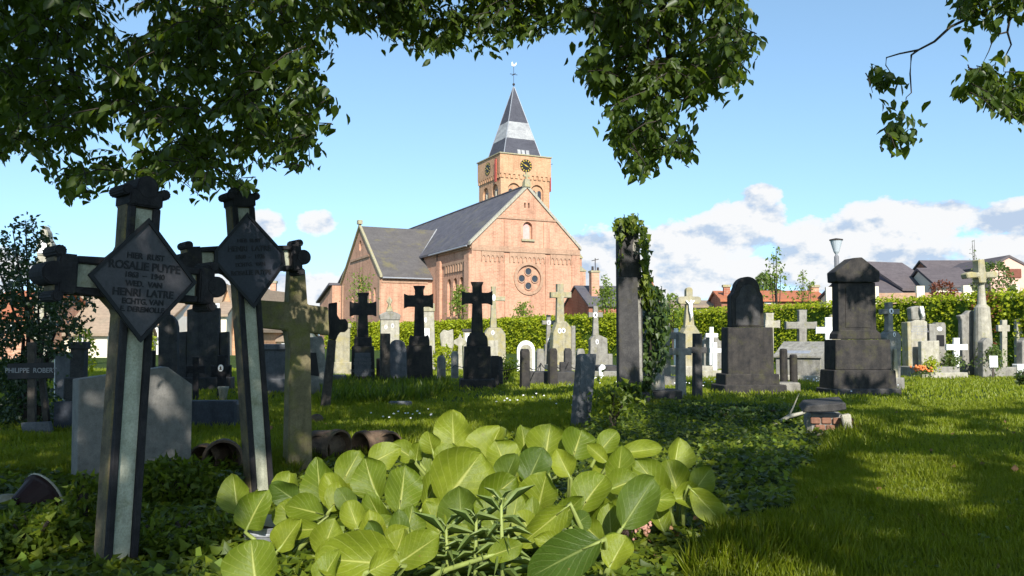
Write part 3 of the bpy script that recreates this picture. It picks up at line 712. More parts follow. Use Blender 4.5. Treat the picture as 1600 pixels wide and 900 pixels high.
s.poly('cross', [(1535, 442), (1534, 433), (1516, 435), (1514, 427), (1522, 424), (1534, 426), (1533, 405), (1543, 404), (1545, 425), (1560, 423), (1566, 428), (1562, 434), (1546, 434), (1546, 442)], M['ochre'], .3, .1, .03)
b = MB(); b.lathe([(.27, -.05), (.27, zp), (.25, zp + .5), (.22, zs), (.13, zs + .1), (.11, zs + .4), (.09, za - .12), (.06, za - .05)], s.uv(1546, 500)[0], .3, 16)
b.build('round_column', M['pale'], s.root, smooth=False)
s.poly('back_slab', [(1527, 590), (1525, 500), (1521, 492), (1530, 490), (1537, 484), (1552, 484), (1560, 490), (1566, 489), (1565, 590)], M['grey'], .2, .6, .02)
for x0 in (1514, 1574):
    s.poly('kerb_post', [(x0, 592), (x0, 534), (x0 + 7, 527), (x0 + 15, 533), (x0 + 15, 592)], M['grey'], .25, -.6, .02)
s.box('kerb_front', 1516, 1588, 573, 592, M['grey'], .2, -.55, .012, ground=True)
s.done()
s = S('garden_sign', 'small white board on a stake in front of the round-column monument', 'sign', 1552, 23.6, 0)
s.box('stake', 1551, 1554.5, 572, 592, M['timber'], .03, .03, .002, ground=True)
s.box('board', 1546, 1559, 556, 574, M['whitepaint'], .02, 0, .003); s.done()
s = S('grave_marker', 'pale grey arm of a cross stone behind the round-column monument', 'grave marker', 1570, 27.5, 0)
s.poly('cross_body', cross_pts(1570, 500, 585, 4, 1560, 1578, 508, 518), M['pale'], .15, 0, .01); s.done()
s = S('headstone', 'pale pointed headstone cut by the right edge of the picture', 'headstone', 1598, 28.2, 0)
s.poly('slab', [(1590, 590), (1589, 500), (1598, 496), (1612, 503), (1612, 590)], M['pale'], .2, 0, .02); s.done()
s = S('grave_marker', 'small white grave marker lying in the grass at the right edge', 'grave marker', 1597, 25, 0)
s.box('stone', 1590, 1606, 569, 575, M['white'], .3, 0, .02, ground=True); s.done()
s = S('headstone', 'white statue monument with a gabled pinnacle rising behind the left arm of the nearest cross', 'monument', 68, 33, 10)
s.box('pillar', 57, 80, 400, 590, M['pale'], .6, 0, .03, ground=True)
s.poly('pinnacle', [(57, 400), (56, 388), (58, 378), (62, 372), (63, 360), (66, 356), (66, 352), (70, 352), (70, 356), (74, 361), (75, 372), (80, 380), (81, 390), (79, 400)], M['pale'], .6, 0, .04)
s.poly('gablet', [(59, 396), (64, 378), (68, 372), (72, 378), (77, 396)], M['white'], .05, -.06, .01)
s.done()

# stump-like broken tomb in front right
s = S('broken_tomb', 'broken brick tomb base with a tilted dark slab on the ivy at right', 'tomb', 1297, 9.9, -14)
o = s.poly('top_slab', [(1254, 642), (1262, 632), (1322, 629), (1323, 640), (1300, 643)], M['dark'], .55, -.05, .012); o.rotation_euler = (R(4), R(-2), 0)
b = MB()
for i in range(4):
    for j in range(2):
        b.box(-.16 + i * .125 - (.05 if j else 0), -.05 + i * .125 - (.05 if j else 0), .02 + .02 * (i % 2), .3, .06 + j * .085, .135 + j * .085)
b.build('brick_course', plain('broken_red_brick', (.20, .10, .065), .9, .3, 20), s.root, .01)
s.box('rubble_core', 1262, 1326, 648, 690, M['grey'], .5, .06, .05, ground=True)
s.poly('leaning_slab', [(1322, 690), (1312, 648), (1327, 645), (1333, 688)], M['pale'], .12, -.12, .015)
s.done()
t = thing('fallen_branch', 'bare pale dead branch lying on the ivy beside the broken brick tomb', 'branch', tuple(G(1215, 668)))
b = MB(); p0 = G(1218, 668); L_ = [P(1212, 664, 11.0) - p0, P(1235, 651, 11.2) - p0, P(1262, 644, 11.5) - p0, P(1290, 640, 11.8) - p0]
b.tube(L_, [.03, .028, .022, .012]); b.tube([L_[1], L_[1] + Vector((.1, .1, .12)), L_[1] + Vector((.2, .15, .3))], [.015, .01, .006]); b.build('branch', M['pale'], t, smooth=True); solo(t)

# lying clay pots and other small things in front
def lying_pot(label, px, py, Y, r, L, rx, rz, mat='clay'):
    p = P(px, py, Y); t = thing('clay_pot', label, 'flower pot', (p.x, p.y, r * .72)); t.rotation_euler = (R(90 + rx), 0, R(rz))
    b = MB(); b.lathe([(r * .7, -L), (r * .72, -L), (r * .93, -.05), (r, -.05), (r, .02), (r * .88, .02), (r * .8, -.06), (r * .6, -L + .03)], 0, 0, 20)
    b.build('pot', M[mat], t, smooth=False); solo(t)
lying_pot('dark clay pot with mouth forward, left of the leaning plaque cross foot', 318, 724, 7.3, .14, .30, 4, -14)
lying_pot('larger brown clay pot lying by the leaning plaque cross foot', 348, 728, 7.2, .17, .36, 3, 18)
lying_pot('dark clay pot lying just right of the mossy cross foot', 500, 712, 8.0, .15, .3, 5, -30)
lying_pot('sunlit tan clay pot lying on its side behind the broad-leaved plants', 528, 714, 8.0, .17, .34, 3, 55)
lying_pot('half buried clay pot right of the sunlit tan pot', 566, 708, 8.2, .15, .32, 5, -40)
lying_pot('last clay pot of the row, partly behind a broad leaf', 608, 704, 8.3, .14, .3, 5, 20)
p = P(410, 862, 4.75); t = thing('bowl_planter', 'grey ribbed bowl among the leaves below the leaning plaque cross', 'bowl', (p.x, p.y, -.02)); t.rotation_euler = (R(6), R(5), 0)
b = MB(); b.lathe([(.07, 0), (.10, .05), (.115, .10), (.122, .105), (.122, .115), (.118, .12), (.124, .14), (.128, .15), (.116, .15), (.10, .10), (.08, .06)], 0, 0, 28); b.build('bowl', M['zinc'], t, smooth=False)
b = MB(); b.lathe([(.098, .09), (.02, .12)], 0, 0, 16); b.build('soil', plain('soil', (.03, .02, .014), .95, .4, 40), t)
p = P(62, 795, 5.6); t = thing('plant_pot', 'tipped dark red pot in the ivy at the left edge', 'flower pot', (p.x, p.y, .1)); t.rotation_euler = (R(-64), R(8), R(-22))
b = MB(); b.lathe([(.10, -.15), (.145, 0), (.16, .01), (.16, .04), (.145, .04), (.13, -.02), (.09, -.13)], 0, 0, 24); b.build('pot', plain('dark_red_plastic', (.022, .008, .008), .6, .2, 5), t, smooth=False)
b = MB(); b.lathe([(.161, .03), (.165, .038), (.161, .046), (.155, .042)], 0, 0, 24, ring=True); b.build('pale_rim', M['pale'], t); 
p = P(8, 792, 5.5); t = thing('field_stone', 'pale rounded field stone at the left edge beside the dark red pot', 'stone', (p.x, p.y, 0))
b = MB(); b.ball((0, 0, .06), .12, 10, 7, .7); b.build('stone', M['pale'], t, smooth=True); solo(t)
p = P(495, 632, 11.6); t = thing('field_stone', 'tan rounded stone in the grass right of the mossy cross', 'stone', (p.x, p.y, 0))
b = MB(); b.ball((0, 0, .04), .10, 10, 7, .8); b.build('stone', M['clay'], t, smooth=True); solo(t)
p = P(625, 632, 14.2); t = thing('field_stone', 'flat grey stone lying in front of the grey round-shouldered headstone', 'stone', (p.x, p.y, 0))
b = MB(); b.box(-.22, .22, -.12, .12, -.02, .1, .03); b.build('stone', M['bluestone'], t, .02); solo(t)
# ================= church =================
def brickmat(name, a, b, c, mortar, w=.24, h=.075):
    m = N(name); p = m.pos()
    d1 = m.t.nodes.new('ShaderNodeVectorMath'); d1.operation = 'DOT_PRODUCT'; m.l(p, d1.inputs[0]); d1.inputs[1].default_value = (.903 - .43, .43 + .903, 0)
    sx = m.t.nodes.new('ShaderNodeSeparateXYZ'); m.l(p, sx.inputs[0])
    cb = m.t.nodes.new('ShaderNodeCombineXYZ'); m.l(d1.outputs['Value'], cb.inputs[0]); m.l(sx.outputs[2], cb.inputs[1])
    bt = m.t.nodes.new('ShaderNodeTexBrick'); m.l(cb.outputs[0], bt.inputs['Vector'])
    bt.inputs['Scale'].default_value = 1; bt.inputs['Brick Width'].default_value = w * 2.2; bt.inputs['Row Height'].default_value = h * 2.2
    bt.inputs['Mortar Size'].default_value = .018; bt.inputs['Bias'].default_value = 0
    bt.inputs['Color1'].default_value = (*a, 1); bt.inputs['Color2'].default_value = (*b, 1); bt.inputs['Mortar'].default_value = (*mortar, 1)
    big = m.noise(p, .35, 6, .65)
    col = m.mix(m.ramp(big, [(.42, (0, 0, 0)), (.7, (.75, .75, .75))]), bt.outputs['Color'], c)
    st = m.noise(m.pos((1.6, 1.6, .22)), 1.0, 5, .6)
    col = m.mix(m.ramp(st, [(.48, (0, 0, 0)), (.75, (.6, .6, .6))]), col, tuple(x * .55 for x in b))
    fine = m.noise(p, 5, 3, .7)
    col = m.mix(.6, col, m.ramp(fine, [(.3, (.72, .72, .72)), (.7, (1.2, 1.2, 1.2))]), 'MULTIPLY')
    m.bsdf(col, .9, fine, .4, .03, .15); return m.m
M['brick'] = brickmat('church_brick', (.50, .262, .165), (.37, .185, .115), (.56, .325, .22), (.46, .31, .225))
M['brick_dark'] = brickmat('tower_brick', (.49, .268, .150), (.38, .20, .11), (.54, .325, .19), (.44, .30, .19))
M['brick_red'] = brickmat('house_brick', (.34, .12, .07), (.27, .09, .055), (.36, .17, .10), (.3, .2, .15))
M['brick_edge'] = brickmat('dark_moulded_brick', (.40, .24, .155), (.34, .195, .125), (.40, .26, .17), (.35, .26, .19))
def roofmat(name, a, b, moss=None, sc=1.0):
    m = N(name); p = m.pos(); n1 = m.noise(m.pos((.5, .5, 1.3)), 1.2 * sc, 6, .7)
    col = m.ramp(n1, [(.3, b), (.7, a)])
    sx = m.t.nodes.new('ShaderNodeSeparateXYZ'); m.l(p, sx.inputs[0])
    rows = m.math('FRACT', m.math('MULTIPLY', sx.outputs[2], 5.5))
    col = m.mix(m.ramp(rows, [(.0, (.35, .35, .35)), (.2, (0, 0, 0))]), col, tuple(x * .45 for x in b))
    f = m.noise(p, 4.5, 3, .8); col = m.mix(.7, col, m.ramp(f, [(.3, (.75, .75, .75)), (.7, (1.2, 1.2, 1.2))]), 'MULTIPLY')
    if moss:
        n2 = m.noise(p, .5, 6, .7); col = m.mix(m.ramp(n2, [(.52, (0, 0, 0)), (.68, (.7, .7, .7))]), col, moss)
    m.bsdf(col, .75, f, .4, .03, .2); return m.m
M['slate'] = roofmat('slate_roof', (.115, .108, .12), (.06, .058, .068), (.13, .12, .09))
M['slate_old'] = roofmat('old_slate_roof', (.115, .105, .10), (.08, .073, .07), (.15, .13, .06))
M['slate_tower'] = roofmat('spire_slate', (.075, .075, .09), (.05, .05, .062))
M['lead'] = roofmat('pale_spire_slate', (.38, .38, .37), (.20, .20, .21))
M['tile_red'] = roofmat('red_roof_tiles', (.42, .15, .07), (.30, .10, .05), (.2, .12, .07), 2)
M['tile_grey'] = roofmat('dark_roof_tiles', (.12, .10, .10), (.085, .07, .072), None, 2)
M['tile_tan'] = roofmat('weathered_tan_roof', (.32, .24, .17), (.24, .18, .13), (.2, .17, .12), 2)
M['render_white'] = plain('white_house_render', (.76, .74, .70), .8, .06, 1.5)
M['render_pink'] = plain('pink_brick_front', (.60, .38, .30), .85, .1, 2)
M['render_cream'] = plain('cream_house_render', (.66, .58, .44), .85, .08, 1.5)
M['slateclad'] = plain('slate_clad_gable', (.085, .078, .10), .7, .15, 5)
M['lichen_stone'] = M['ochre']

def cut(ob, cutters):
    for cm in cutters:
        c = cm.build('cutter_tmp', M['glass_dark'], ob.parent)
        md = ob.modifiers.new('b', 'BOOLEAN'); md.operation = 'DIFFERENCE'; md.object = c; md.solver = 'EXACT'
        dg = bpy.context.evaluated_depsgraph_get(); dg.update()
        me = bpy.data.meshes.new_from_object(ob.evaluated_get(dg))
        ob.modifiers.clear(); old = ob.data; nm = old.name; ob.data = me; bpy.data.meshes.remove(old); me.name = nm
        bpy.data.objects.remove(c)
def archpts(cx, w, z0, z1, n=10):
    r = w / 2
    return [(cx - r, z0), (cx + r, z0)] + [(cx + r * math.cos(PI * i / n), z1 - r + r * math.sin(PI * i / n)) for i in range(n + 1)]
def prism_x(b, yz, x0, x1):
    n = len(yz)
    b.add([(x0, y, z) for y, z in yz] + [(x1, y, z) for y, z in yz], [list(range(n)), list(range(2 * n - 1, n - 1, -1))] + [[i, (i + 1) % n, (i + 1) % n + n, i + n] for i in range(n)])
CH = thing('church', 'large orange brick church with slate roofs and a square clock tower beyond the hedge', 'church', (1.77, 98, 0), math.atan2(.43, .903))
# nave and chancel
b = MB(); b.prism([(-7, -.5), (7, -.5), (7, 12.2), (0, 19.0), (-7, 12.2)], 0, 46)
wall = b.build('nave_wall', M['brick'], CH)
cs = []
c = MB(); c.prism(archpts(.1, 1.25, 13.0, 15.05), -.2, .42); cs.append(c)
for x in (-.26, .26):
    c = MB(); c.prism(archpts(x, .2, 16.7, 17.35, 4), -.2, .4); cs.append(c)
c = MB(); c.disc(.2, 8.3, 1.62, 1.62, -.2, .16, 32); cs.append(c)
for y in (3.3, 5.3, 7.3):
    c = MB(); prism_x(c, archpts(y, 1.25, 3.9, 8.5), -7.3, -6.55); cs.append(c)
cut(wall, cs)
# gable dressing
b = MB()
for x0, x1, z0, z1 in ((-7.12, -6.0, -.2, 11.3), (-2.95, -2.4, -.2, 11.0), (2.45, 3.0, -.2, 11.0), (6.05, 7.12, -.2, 11.3), (-3.0, -2.2, 12.0, 15.1), (2.2, 3.0, 12.0, 15.1)):
    b.box(x0, x1, -.13, -.003, z0, z1)
b.build('pilaster_strips', M['brick'], CH)
b = MB(); b.box(-7.14, 7.14, -.2, -.14, 11.35, 11.75); b.box(-7.14, 7.14, -.14, -.003, 11.303, 12.0); b.box(-4.05, 4.05, -.12, -.003, 15.25, 15.5)
b.build('string_course', M['brick_edge'], CH)
b = MB()
for x0, x1, n in ((-5.9, -3.05, 5), (-2.3, 2.35, 8), (3.1, 5.95, 5)):
    w = (x1 - x0) / n
    b.box(x0, x1, -.12, -.003, 10.85, 11.3)
    for i in range(n + 1):
        xx = x0 + i * w; xx0, xx1 = max(x0, xx - w * .17), min(x1, xx + w * .17); b.box(xx0, xx1, -.12, -.003, 10.15, 10.847)
        if i < n:                                                 # the curved undersides
            for q in range(4):
                a0 = PI * q / 4
                b.box(xx + w * .17 + w * .66 * q / 4, xx + w * .17 + w * .66 * (q + 1) / 4, -.115, -.005, 10.85 - .26 * (1 - math.sin(PI * (q + .5) / 4)), 10.846)
b.build('corbel_arcade', M['brick_edge'], CH)
b = MB()
for s_ in (-1, 1):
    b.prism([(s_ * 7.35, 11.95), (s_ * .0, 19.1), (0, 19.52), (s_ * 7.35, 12.36)], -.16, .42)
b.build('gable_coping', M['pale'], CH)
fin = MB(); fin.box(-.42, .42, -.3, .5, 19.2, 19.9, .05); fin.box(-.3, .3, -.15, .35, 19.905, 20.15); fin.box(-.12, .12, 0, .2, 20.155, 21.0); fin.box(-.4, .4, 0.003, .197, 20.45, 20.72)
fin.build('stone_cross_finial', M['ochre'], CH)
# rose window
r_ = MB(); n = 36
for i in range(n):
    a0, a1 = 2 * PI * i / n, 2 * PI * (i + 1) / n
    r_.prism([(.2 + 1.6 * math.cos(a0), 8.3 + 1.6 * math.sin(a0)), (.2 + 1.6 * math.cos(a1), 8.3 + 1.6 * math.sin(a1)), (.2 + 1.95 * math.cos(a1), 8.3 + 1.95 * math.sin(a1)), (.2 + 1.95 * math.cos(a0), 8.3 + 1.95 * math.sin(a0))], -.14, -.003)
rose = r_.build('rose_window', M['brick_edge'], CH)
for dx, dz in ((0, .86), (.86, 0), (0, -.86), (-.86, 0)):
    f_ = MB(); 
    for i in range(20):
        a0, a1 = 2 * PI * i / 20, 2 * PI * (i + 1) / 20
        f_.prism([(.2 + dx + .4 * math.cos(a0), 8.3 + dz + .4 * math.sin(a0)), (.2 + dx + .4 * math.cos(a1), 8.3 + dz + .4 * math.sin(a1)), (.2 + dx + .52 * math.cos(a1), 8.3 + dz + .52 * math.sin(a1)), (.2 + dx + .52 * math.cos(a0), 8.3 + dz + .52 * math.sin(a0))], .03, .157)
    f_.build('roundel_frame', M['brick_edge'], rose)
    g_ = MB(); g_.disc(.2 + dx, 8.3 + dz, .41, .41, .13, .158, 20); g_.build('roundel_pane', M['glass_dark'], rose)
# gable window
b = MB(); b.prism(archpts(.02, 1.0, 13.02, 14.85), .36, .41)
gw = b.build('gable_window', plain('pink_shutter', (.62, .33, .30), .7, .1, 3), CH)
b = MB(); b.box(-.75, .95, -.22, .02, 12.72, 12.97); b.build('sill', M['ochre'], gw)
for x in (-.26, .26):
    b = MB(); b.box(x - .1, x + .1, .36, .39, 16.7, 17.3); b.build('slit_opening', M['glass_dark'], CH)
# south side of the chancel
for y in (3.3, 5.3, 7.3):
    b = MB(); prism_x(b, archpts(y, 1.24, 3.91, 8.49), -6.62, -6.56); w_ = b.build('lancet_window', M['brick'], CH)
    b = MB(); prism_x(b, archpts(y - .3, .42, 4.2, 8.1), -6.68, -6.625); b.build('pane', M['glass_dark'], w_)  # dark strip painted in as the jamb's shadow on the brick-filled recess
    b = MB(); b.box(-7.12, -6.6, y - .75, y + .75, 3.65, 3.89); b.build('sill', M['brick_edge'], w_)
b = MB(); 
for i in range(9): b.box(-7.16, -7.003, 1.5 + i * .82, 1.9 + i * .82, 9.2, 10.15)
b.box(-7.16, -7.003, 1.2, 9.4, 10.153, 10.5); b.box(-7.2, -7.003, .2, 13.3, 11.6, 12.0)
b.build('corbel_arcade', M['brick_edge'], CH)
b = MB(); b.box(-7.5, -7.003, -.1, 1.3, -.3, 10.9); b.build('corner_buttress', M['brick'], CH); b = MB(); b.box(-7.35, -7.003, 9.7, 10.9, -.3, 10.9); b.build('buttress', M['brick'], CH)
b = MB(); b.tube([(-7.25, 10.95, 0), (-7.25, 10.95, 11.9)], .07, 6); b.build('drain_pipe', M['iron'], CH)
# buttress at the north-east corner
b = MB(); b.box(7.003, 8.5, .1, 1.6, -.3, 6.6); b.box(7.003, 8.1, .15, 1.55, 6.603, 9.4); b.box(7.003, 7.6, .2, 1.5, 9.403, 11.0)
bt_ = b.build('corner_buttress', M['brick'], CH)
for x, z in ((8.5, 6.62), (8.1, 9.42), (7.6, 11.02)):
    b = MB(); b.prism([(7.0, z + .9), (7.0, z), (x + .08, z), (x + .08, z + .08)], .05, 1.62); b.build('buttress_cap', M['ochre'], bt_)
b = MB(); b.prism([(7.003, -.3), (9.6, -.3), (9.6, 6.2), (7.003, 7.6)], 8, 40); ai = b.build('north_aisle', M['brick'], CH)
b = MB(); b.prism([(7.0, 7.65), (9.9, 6.1), (9.9, 6.35), (7.0, 7.9)], 7.8, 40.2); b.build('aisle_roof', M['slate'], ai)
# nave roof
b = MB()
for s_ in (-1, 1): b.prism([(s_ * 7.5, 11.84), (s_ * .003, 19.14), (s_ * .003, 19.4), (s_ * 7.5, 12.1)], .44, 46.2)
b.box(-.14, .14, .44, 46.2, 19.36, 19.5)
nr = b.build('nave_roof', M['slate'], CH)
b = MB(); b.tube([(-7.52, .5, 11.9), (-7.52, 13.2, 11.9)], .11, 8); b.build('gutter', M['zinc'], nr)
# transept
b = MB(); prism_x(b, [(13.4, -.5), (33.4, -.5), (33.4, 9.05), (23.4, 16.35), (13.4, 9.05)], -13.8, -1.0)
tw = b.build('transept_wall', M['brick'], CH)
cs = []
for y, w, z0, z1 in ((16.2, .9, 4.6, 7.8), (18.2, .9, 4.6, 7.8), (22.8, 1.3, 4.2, 9.6), (27, 1.1, 4.2, 7.4)):
    c = MB(); prism_x(c, archpts(y, w, z0, z1), -14.1, -13.35); cs.append(c)
c = MB(); prism_x(c, [(23.4 + .6 * math.cos(a * PI / 8), 13.9 + .75 * math.sin(a * PI / 8)) for a in range(16)], -14.1, -13.35); cs.append(c)
cut(tw, cs)
for y, w, z0, z1 in ((16.2, .9, 4.6, 7.8), (18.2, .9, 4.6, 7.8), (22.8, 1.3, 4.2, 9.6), (27, 1.1, 4.2, 7.4)):
    b = MB(); prism_x(b, archpts(y, w - .02, z0 + .01, z1 - .01), -13.42, -13.36); b.build('lancet_window', M['glass_dark'] if y != 22.8 else M['pale'], CH)
b = MB(); prism_x(b, [(23.4 + .58 * math.cos(a * PI / 8), 13.9 + .73 * math.sin(a * PI / 8)) for a in range(16)], -13.42, -13.36); b.build('oval_window', M['pale'], CH)
b = MB(); b.box(-13.95, -13.803, 18.6, 28.3, 12.0, 12.3); b.build('string_course', M['brick_edge'], CH)
for y in (13.5, 32.4): b = MB(); b.box(-13.95, -13.803, y, y + .9, -.3, 9.0); b.build('pilaster_strip', M['brick_edge'], CH)
b = MB(); prism_x(b, [(13.0, 8.72), (23.4, 16.36), (23.4, 16.62), (13.0, 8.98)], -13.72, -.5); prism_x(b, [(33.8, 8.72), (33.8, 8.98), (23.403, 16.62), (23.403, 16.36)], -13.72, -.5)
tr = b.build('transept_roof', M['slate_old'], CH)
b = MB(); prism_x(b, [(13.0, 8.9), (23.4, 16.5), (23.4, 16.85), (13.0, 9.2)], -14.05, -13.725); prism_x(b, [(33.8, 8.9), (33.8, 9.2), (23.403, 16.85), (23.403, 16.5)], -14.05, -13.725); b.box(-14.2, -13.6, 23.0, 23.8, 16.855, 17.4)
b.build('gable_coping', M['ochre'], tr)
b = MB(); b.tube([(-2.75, 23.3, 16.72), (-7.2, 17.2, 12.22)], .13, 6); b.build('lead_valley', M['lead'], tr)
b = MB(); b.tube([(-13.7, 12.93, 8.85), (-7.2, 12.93, 8.85)], .11, 8); b.build('gutter', M['zinc'], tr)
b = MB(); b.box(-13.75, -7.6, 13.3, 13.397, 8.25, 8.6); b.build('eaves_course', M['brick_edge'], tr)
# annexes beyond the transept
b = MB(); prism_x(b, [(33.403, -.5), (40, -.5), (40, 9.7), (33.403, 12.6)], -12.4, -4); an = b.build('west_annexe', M['brick'], CH)
b = MB(); prism_x(b, [(33.5, 12.62), (40.5, 9.5), (40.5, 9.75), (33.5, 12.9)], -12.8, -4); b.build('annexe_roof', M['slate'], an)
b = MB(); prism_x(b, [(33.403, -.5), (41.6, -.5), (41.6, 6.9), (33.403, 9.0)], -15.2, -12.403); an = b.build('west_porch', M['brick'], CH)
b = MB(); prism_x(b, [(33.5, 9.05), (42.1, 6.75), (42.1, 7.0), (33.5, 9.4)], -15.7, -12.45); b.build('annexe_roof', M['slate'], an)
# tower
TX, TY, TS, TT = 4.3, 16.8, 7.7, 27.1
b = MB(); b.box(TX, TX + TS, TY, TY + TS, -.3, 24.3)
tower = b.build('tower', M['brick_dark'], CH)
cs = []
for x in (TX + TS * .27, TX + TS * .74):
    c = MB(); c.prism(archpts(x, 2.0, 20.3, 23.1), TY - .3, TY + .3); cs.append(c)
for y in (TY + TS * .25, TY + TS * .68):
    c = MB(); prism_x(c, archpts(y, 2.0, 19.6, 23.1), TX - .3, TX + .3); cs.append(c)
cut(tower, cs)
for x in (TX + TS * .27, TX + TS * .74):
    b = MB()
    for q in (-.45, .45): b.prism(archpts(x + q, .58, 20.31, 22.3), TY + .24, TY + .297)
    bw = b.build('belfry_window', M['glass_dark'], tower)
    b = MB(); b.box(x - .1, x + .1, TY + .05, TY + .235, 20.31, 22.1); b.build('mullion', M['pale'], bw)
for y in (TY + TS * .25, TY + TS * .68):
    b = MB()
    for q in (-.45, .45): prism_x(b, archpts(y + q, .7, 19.61, 22.4), TX + .24, TX + .297)
    bw = b.build('belfry_window', M['glass_dark'], tower)
    b = MB(); b.box(TX + .05, TX + .235, y - .1, y + .1, 19.61, 22.1); b.build('mullion', M['pale'], bw)
b = MB(); e = .16; b.box(TX - e, TX + TS + e, TY - e, TY + TS + e, 24.303, TT)
n = 11
for i in range(n):
    a = i * (TS - .4) / (n - 1)
    b.box(TX + a, TX + a + .4, TY - e + .003, TY - .003, 23.75, 24.3); b.box(TX - e + .003, TX - .003, TY + a, TY + a + .4, 23.75, 24.3)
b.build('parapet', M['brick_dark'], tower)
b = MB(); b.box(TX - .3, TX + TS + .3, TY - .3, TY + TS + .3, TT + .003, TT + .16); b.build('parapet_coping', M['ochre'], tower)
def clock(cx, cy, axis):
    """dial with gilt ring, marks and hands on the tower"""
    z = 25.65; R0 = .92
    t_ = bpy.data.objects.new('clock_face', None)
    def pl(b, pts, d0, d1):
        if axis == 'y': b.prism([(cx + u, z + w) for u, w in pts], cy - d1, cy - d0)
        else: prism_x(b, [(cy - u, z + w) for u, w in pts], cx - d1, cx - d0)
    cir = lambda r, k=28: [(r * math.cos(2 * PI * i / k), r * math.sin(2 * PI * i / k)) for i in range(k)]
    b = MB(); pl(b, cir(R0), .165, .22); face = b.build('clock_dial', M['black'], tower)
    b = MB()
    for i in range(12):
        a = PI / 6 * i; d = (math.sin(a), math.cos(a)); q = (d[1], -d[0]); w = .075
        pl(b, [(d[0] * r + q[0] * s_ * w, d[1] * r + q[1] * s_ * w) for r, s_ in ((.62, 1), (.86, 1), (.86, -1), (.62, -1))], .222, .245)
    b.build('hour_marks', M['gold'], face)
    b = MB()
    for ang, ln, w in ((R(-62), .72, .09), (R(118), .5, .11)):
        d = (math.sin(ang), math.cos(ang)); q = (d[1], -d[0])
        pl(b, [(-d[0] * .12 + q[0] * w, -d[1] * .12 + q[1] * w), (d[0] * ln, d[1] * ln), (-d[0] * .12 - q[0] * w, -d[1] * .12 - q[1] * w)], .246 + (.012 if w > .1 else 0), .256 + (.014 if w > .1 else 0))
    b.build('clock_hands', M['gold'], face)
    bpy.data.objects.remove(t_)
clock(TX + TS * .5, TY, 'y'); clock(TX, TY + TS * .53, 'x')
b = MB(); 
for i in range(6): b.box(TX - .5 + .02 * i, TX - .42 + .02 * i, TY + .5 + i * .13, TY + .62 + i * .13, 23.2, 26.4)
b.build('banner', M['red_cloth'], tower)
b = MB()
for i in range(6): b.box(TX + TS + .4 + .02 * i, TX + TS + .48 + .02 * i, TY + .4 + i * .11, TY + .5 + i * .11, 22.4, 26.2)
b.build('banner', M['red_cloth'], tower)
b = MB(); b.tube([(TX + TS, TY + .7, 26.3), (TX + TS + .9, TY + .7, 26.5)], .04); b.tube([(TX - .1, TY + .9, 26.5), (TX - .8, TY + .9, 26.6)], .04); b.build('banner_pole', M['iron'], tower)
cx, cy = TX + TS / 2, TY + TS / 2
def frus(b, h0, h1, z0, z1): b.add([(cx + sx * h, cy + sy * h, z) for z, h in ((z0, h0), (z1, h1)) for sx, sy in ((-1, -1), (1, -1), (1, 1), (-1, 1))], [(3, 2, 1, 0), (4, 5, 6, 7), (0, 1, 5, 4), (1, 2, 6, 5), (2, 3, 7, 6), (3, 0, 4, 7)])
hh = lambda z: 3.05 * (38.2 - z) / (38.2 - 27.0)
b = MB(); frus(b, hh(27.163), hh(29.9), 27.163, 29.9); frus(b, hh(32.503), .06, 32.503, 38.15)
sp = b.build('spire', M['slate_tower'], tower)
b = MB(); frus(b, hh(29.903) + .012, hh(32.5) + .012, 29.903, 32.5); b.build('pale_spire_band', M['lead'], sp)
b = MB()
for x in (-.75, -.1, .6): b.add([(cx + x, cy - hh(27.2) - .05, 27.2), (cx + x + .5, cy - hh(27.2) - .05, 27.2), (cx + x + .5, cy - hh(28.2) - .03, 28.2), (cx + x, cy - hh(28.2) - .03, 28.2), (cx + x, cy - hh(27.2) + .1, 27.2), (cx + x + .5, cy - hh(27.2) + .1, 27.2), (cx + x + .5, cy - hh(28.2) + .1, 28.2), (cx + x, cy - hh(28.2) + .1, 28.2)], [(0, 1, 2, 3), (7, 6, 5, 4), (0, 4, 5, 1), (1, 5, 6, 2), (2, 6, 7, 3), (3, 7, 4, 0)])
b.build('lead_sheets', M['lead'], sp)
b = MB()
for s_ in ((-1, -1), (1, -1), (-1, 1)): b.tube([(cx + s_[0] * hh(27.2), cy + s_[1] * hh(27.2), 27.2), (cx + s_[0] * .06, cy + s_[1] * .06, 38.1)], .06, 5)
b.build('spire_hips', M['zinc'], sp)
b = MB(); b.tube([(cx, cy, 38.0), (cx, cy, 41.2)], .035, 6); b.ball((cx, cy, 38.5), .2); b.tube([(cx - .6, cy, 40.0), (cx + .6, cy, 40.0)], .045, 5); b.tube([(cx, cy - .6, 39.99), (cx, cy + .6, 39.99)], .045, 5)
vane = b.build('weathervane', M['iron'], sp)
b = MB(); b.prism([(cx - .35, 41.25), (cx - .1, 41.2), (cx + .15, 41.25), (cx + .45, 41.6), (cx + .4, 41.85), (cx + .2, 41.55), (cx - .1, 41.5), (cx - .2, 41.85), (cx - .33, 41.8)], cy - .05, cy + .05); b.build('cockerel', M['whitepaint'], vane)

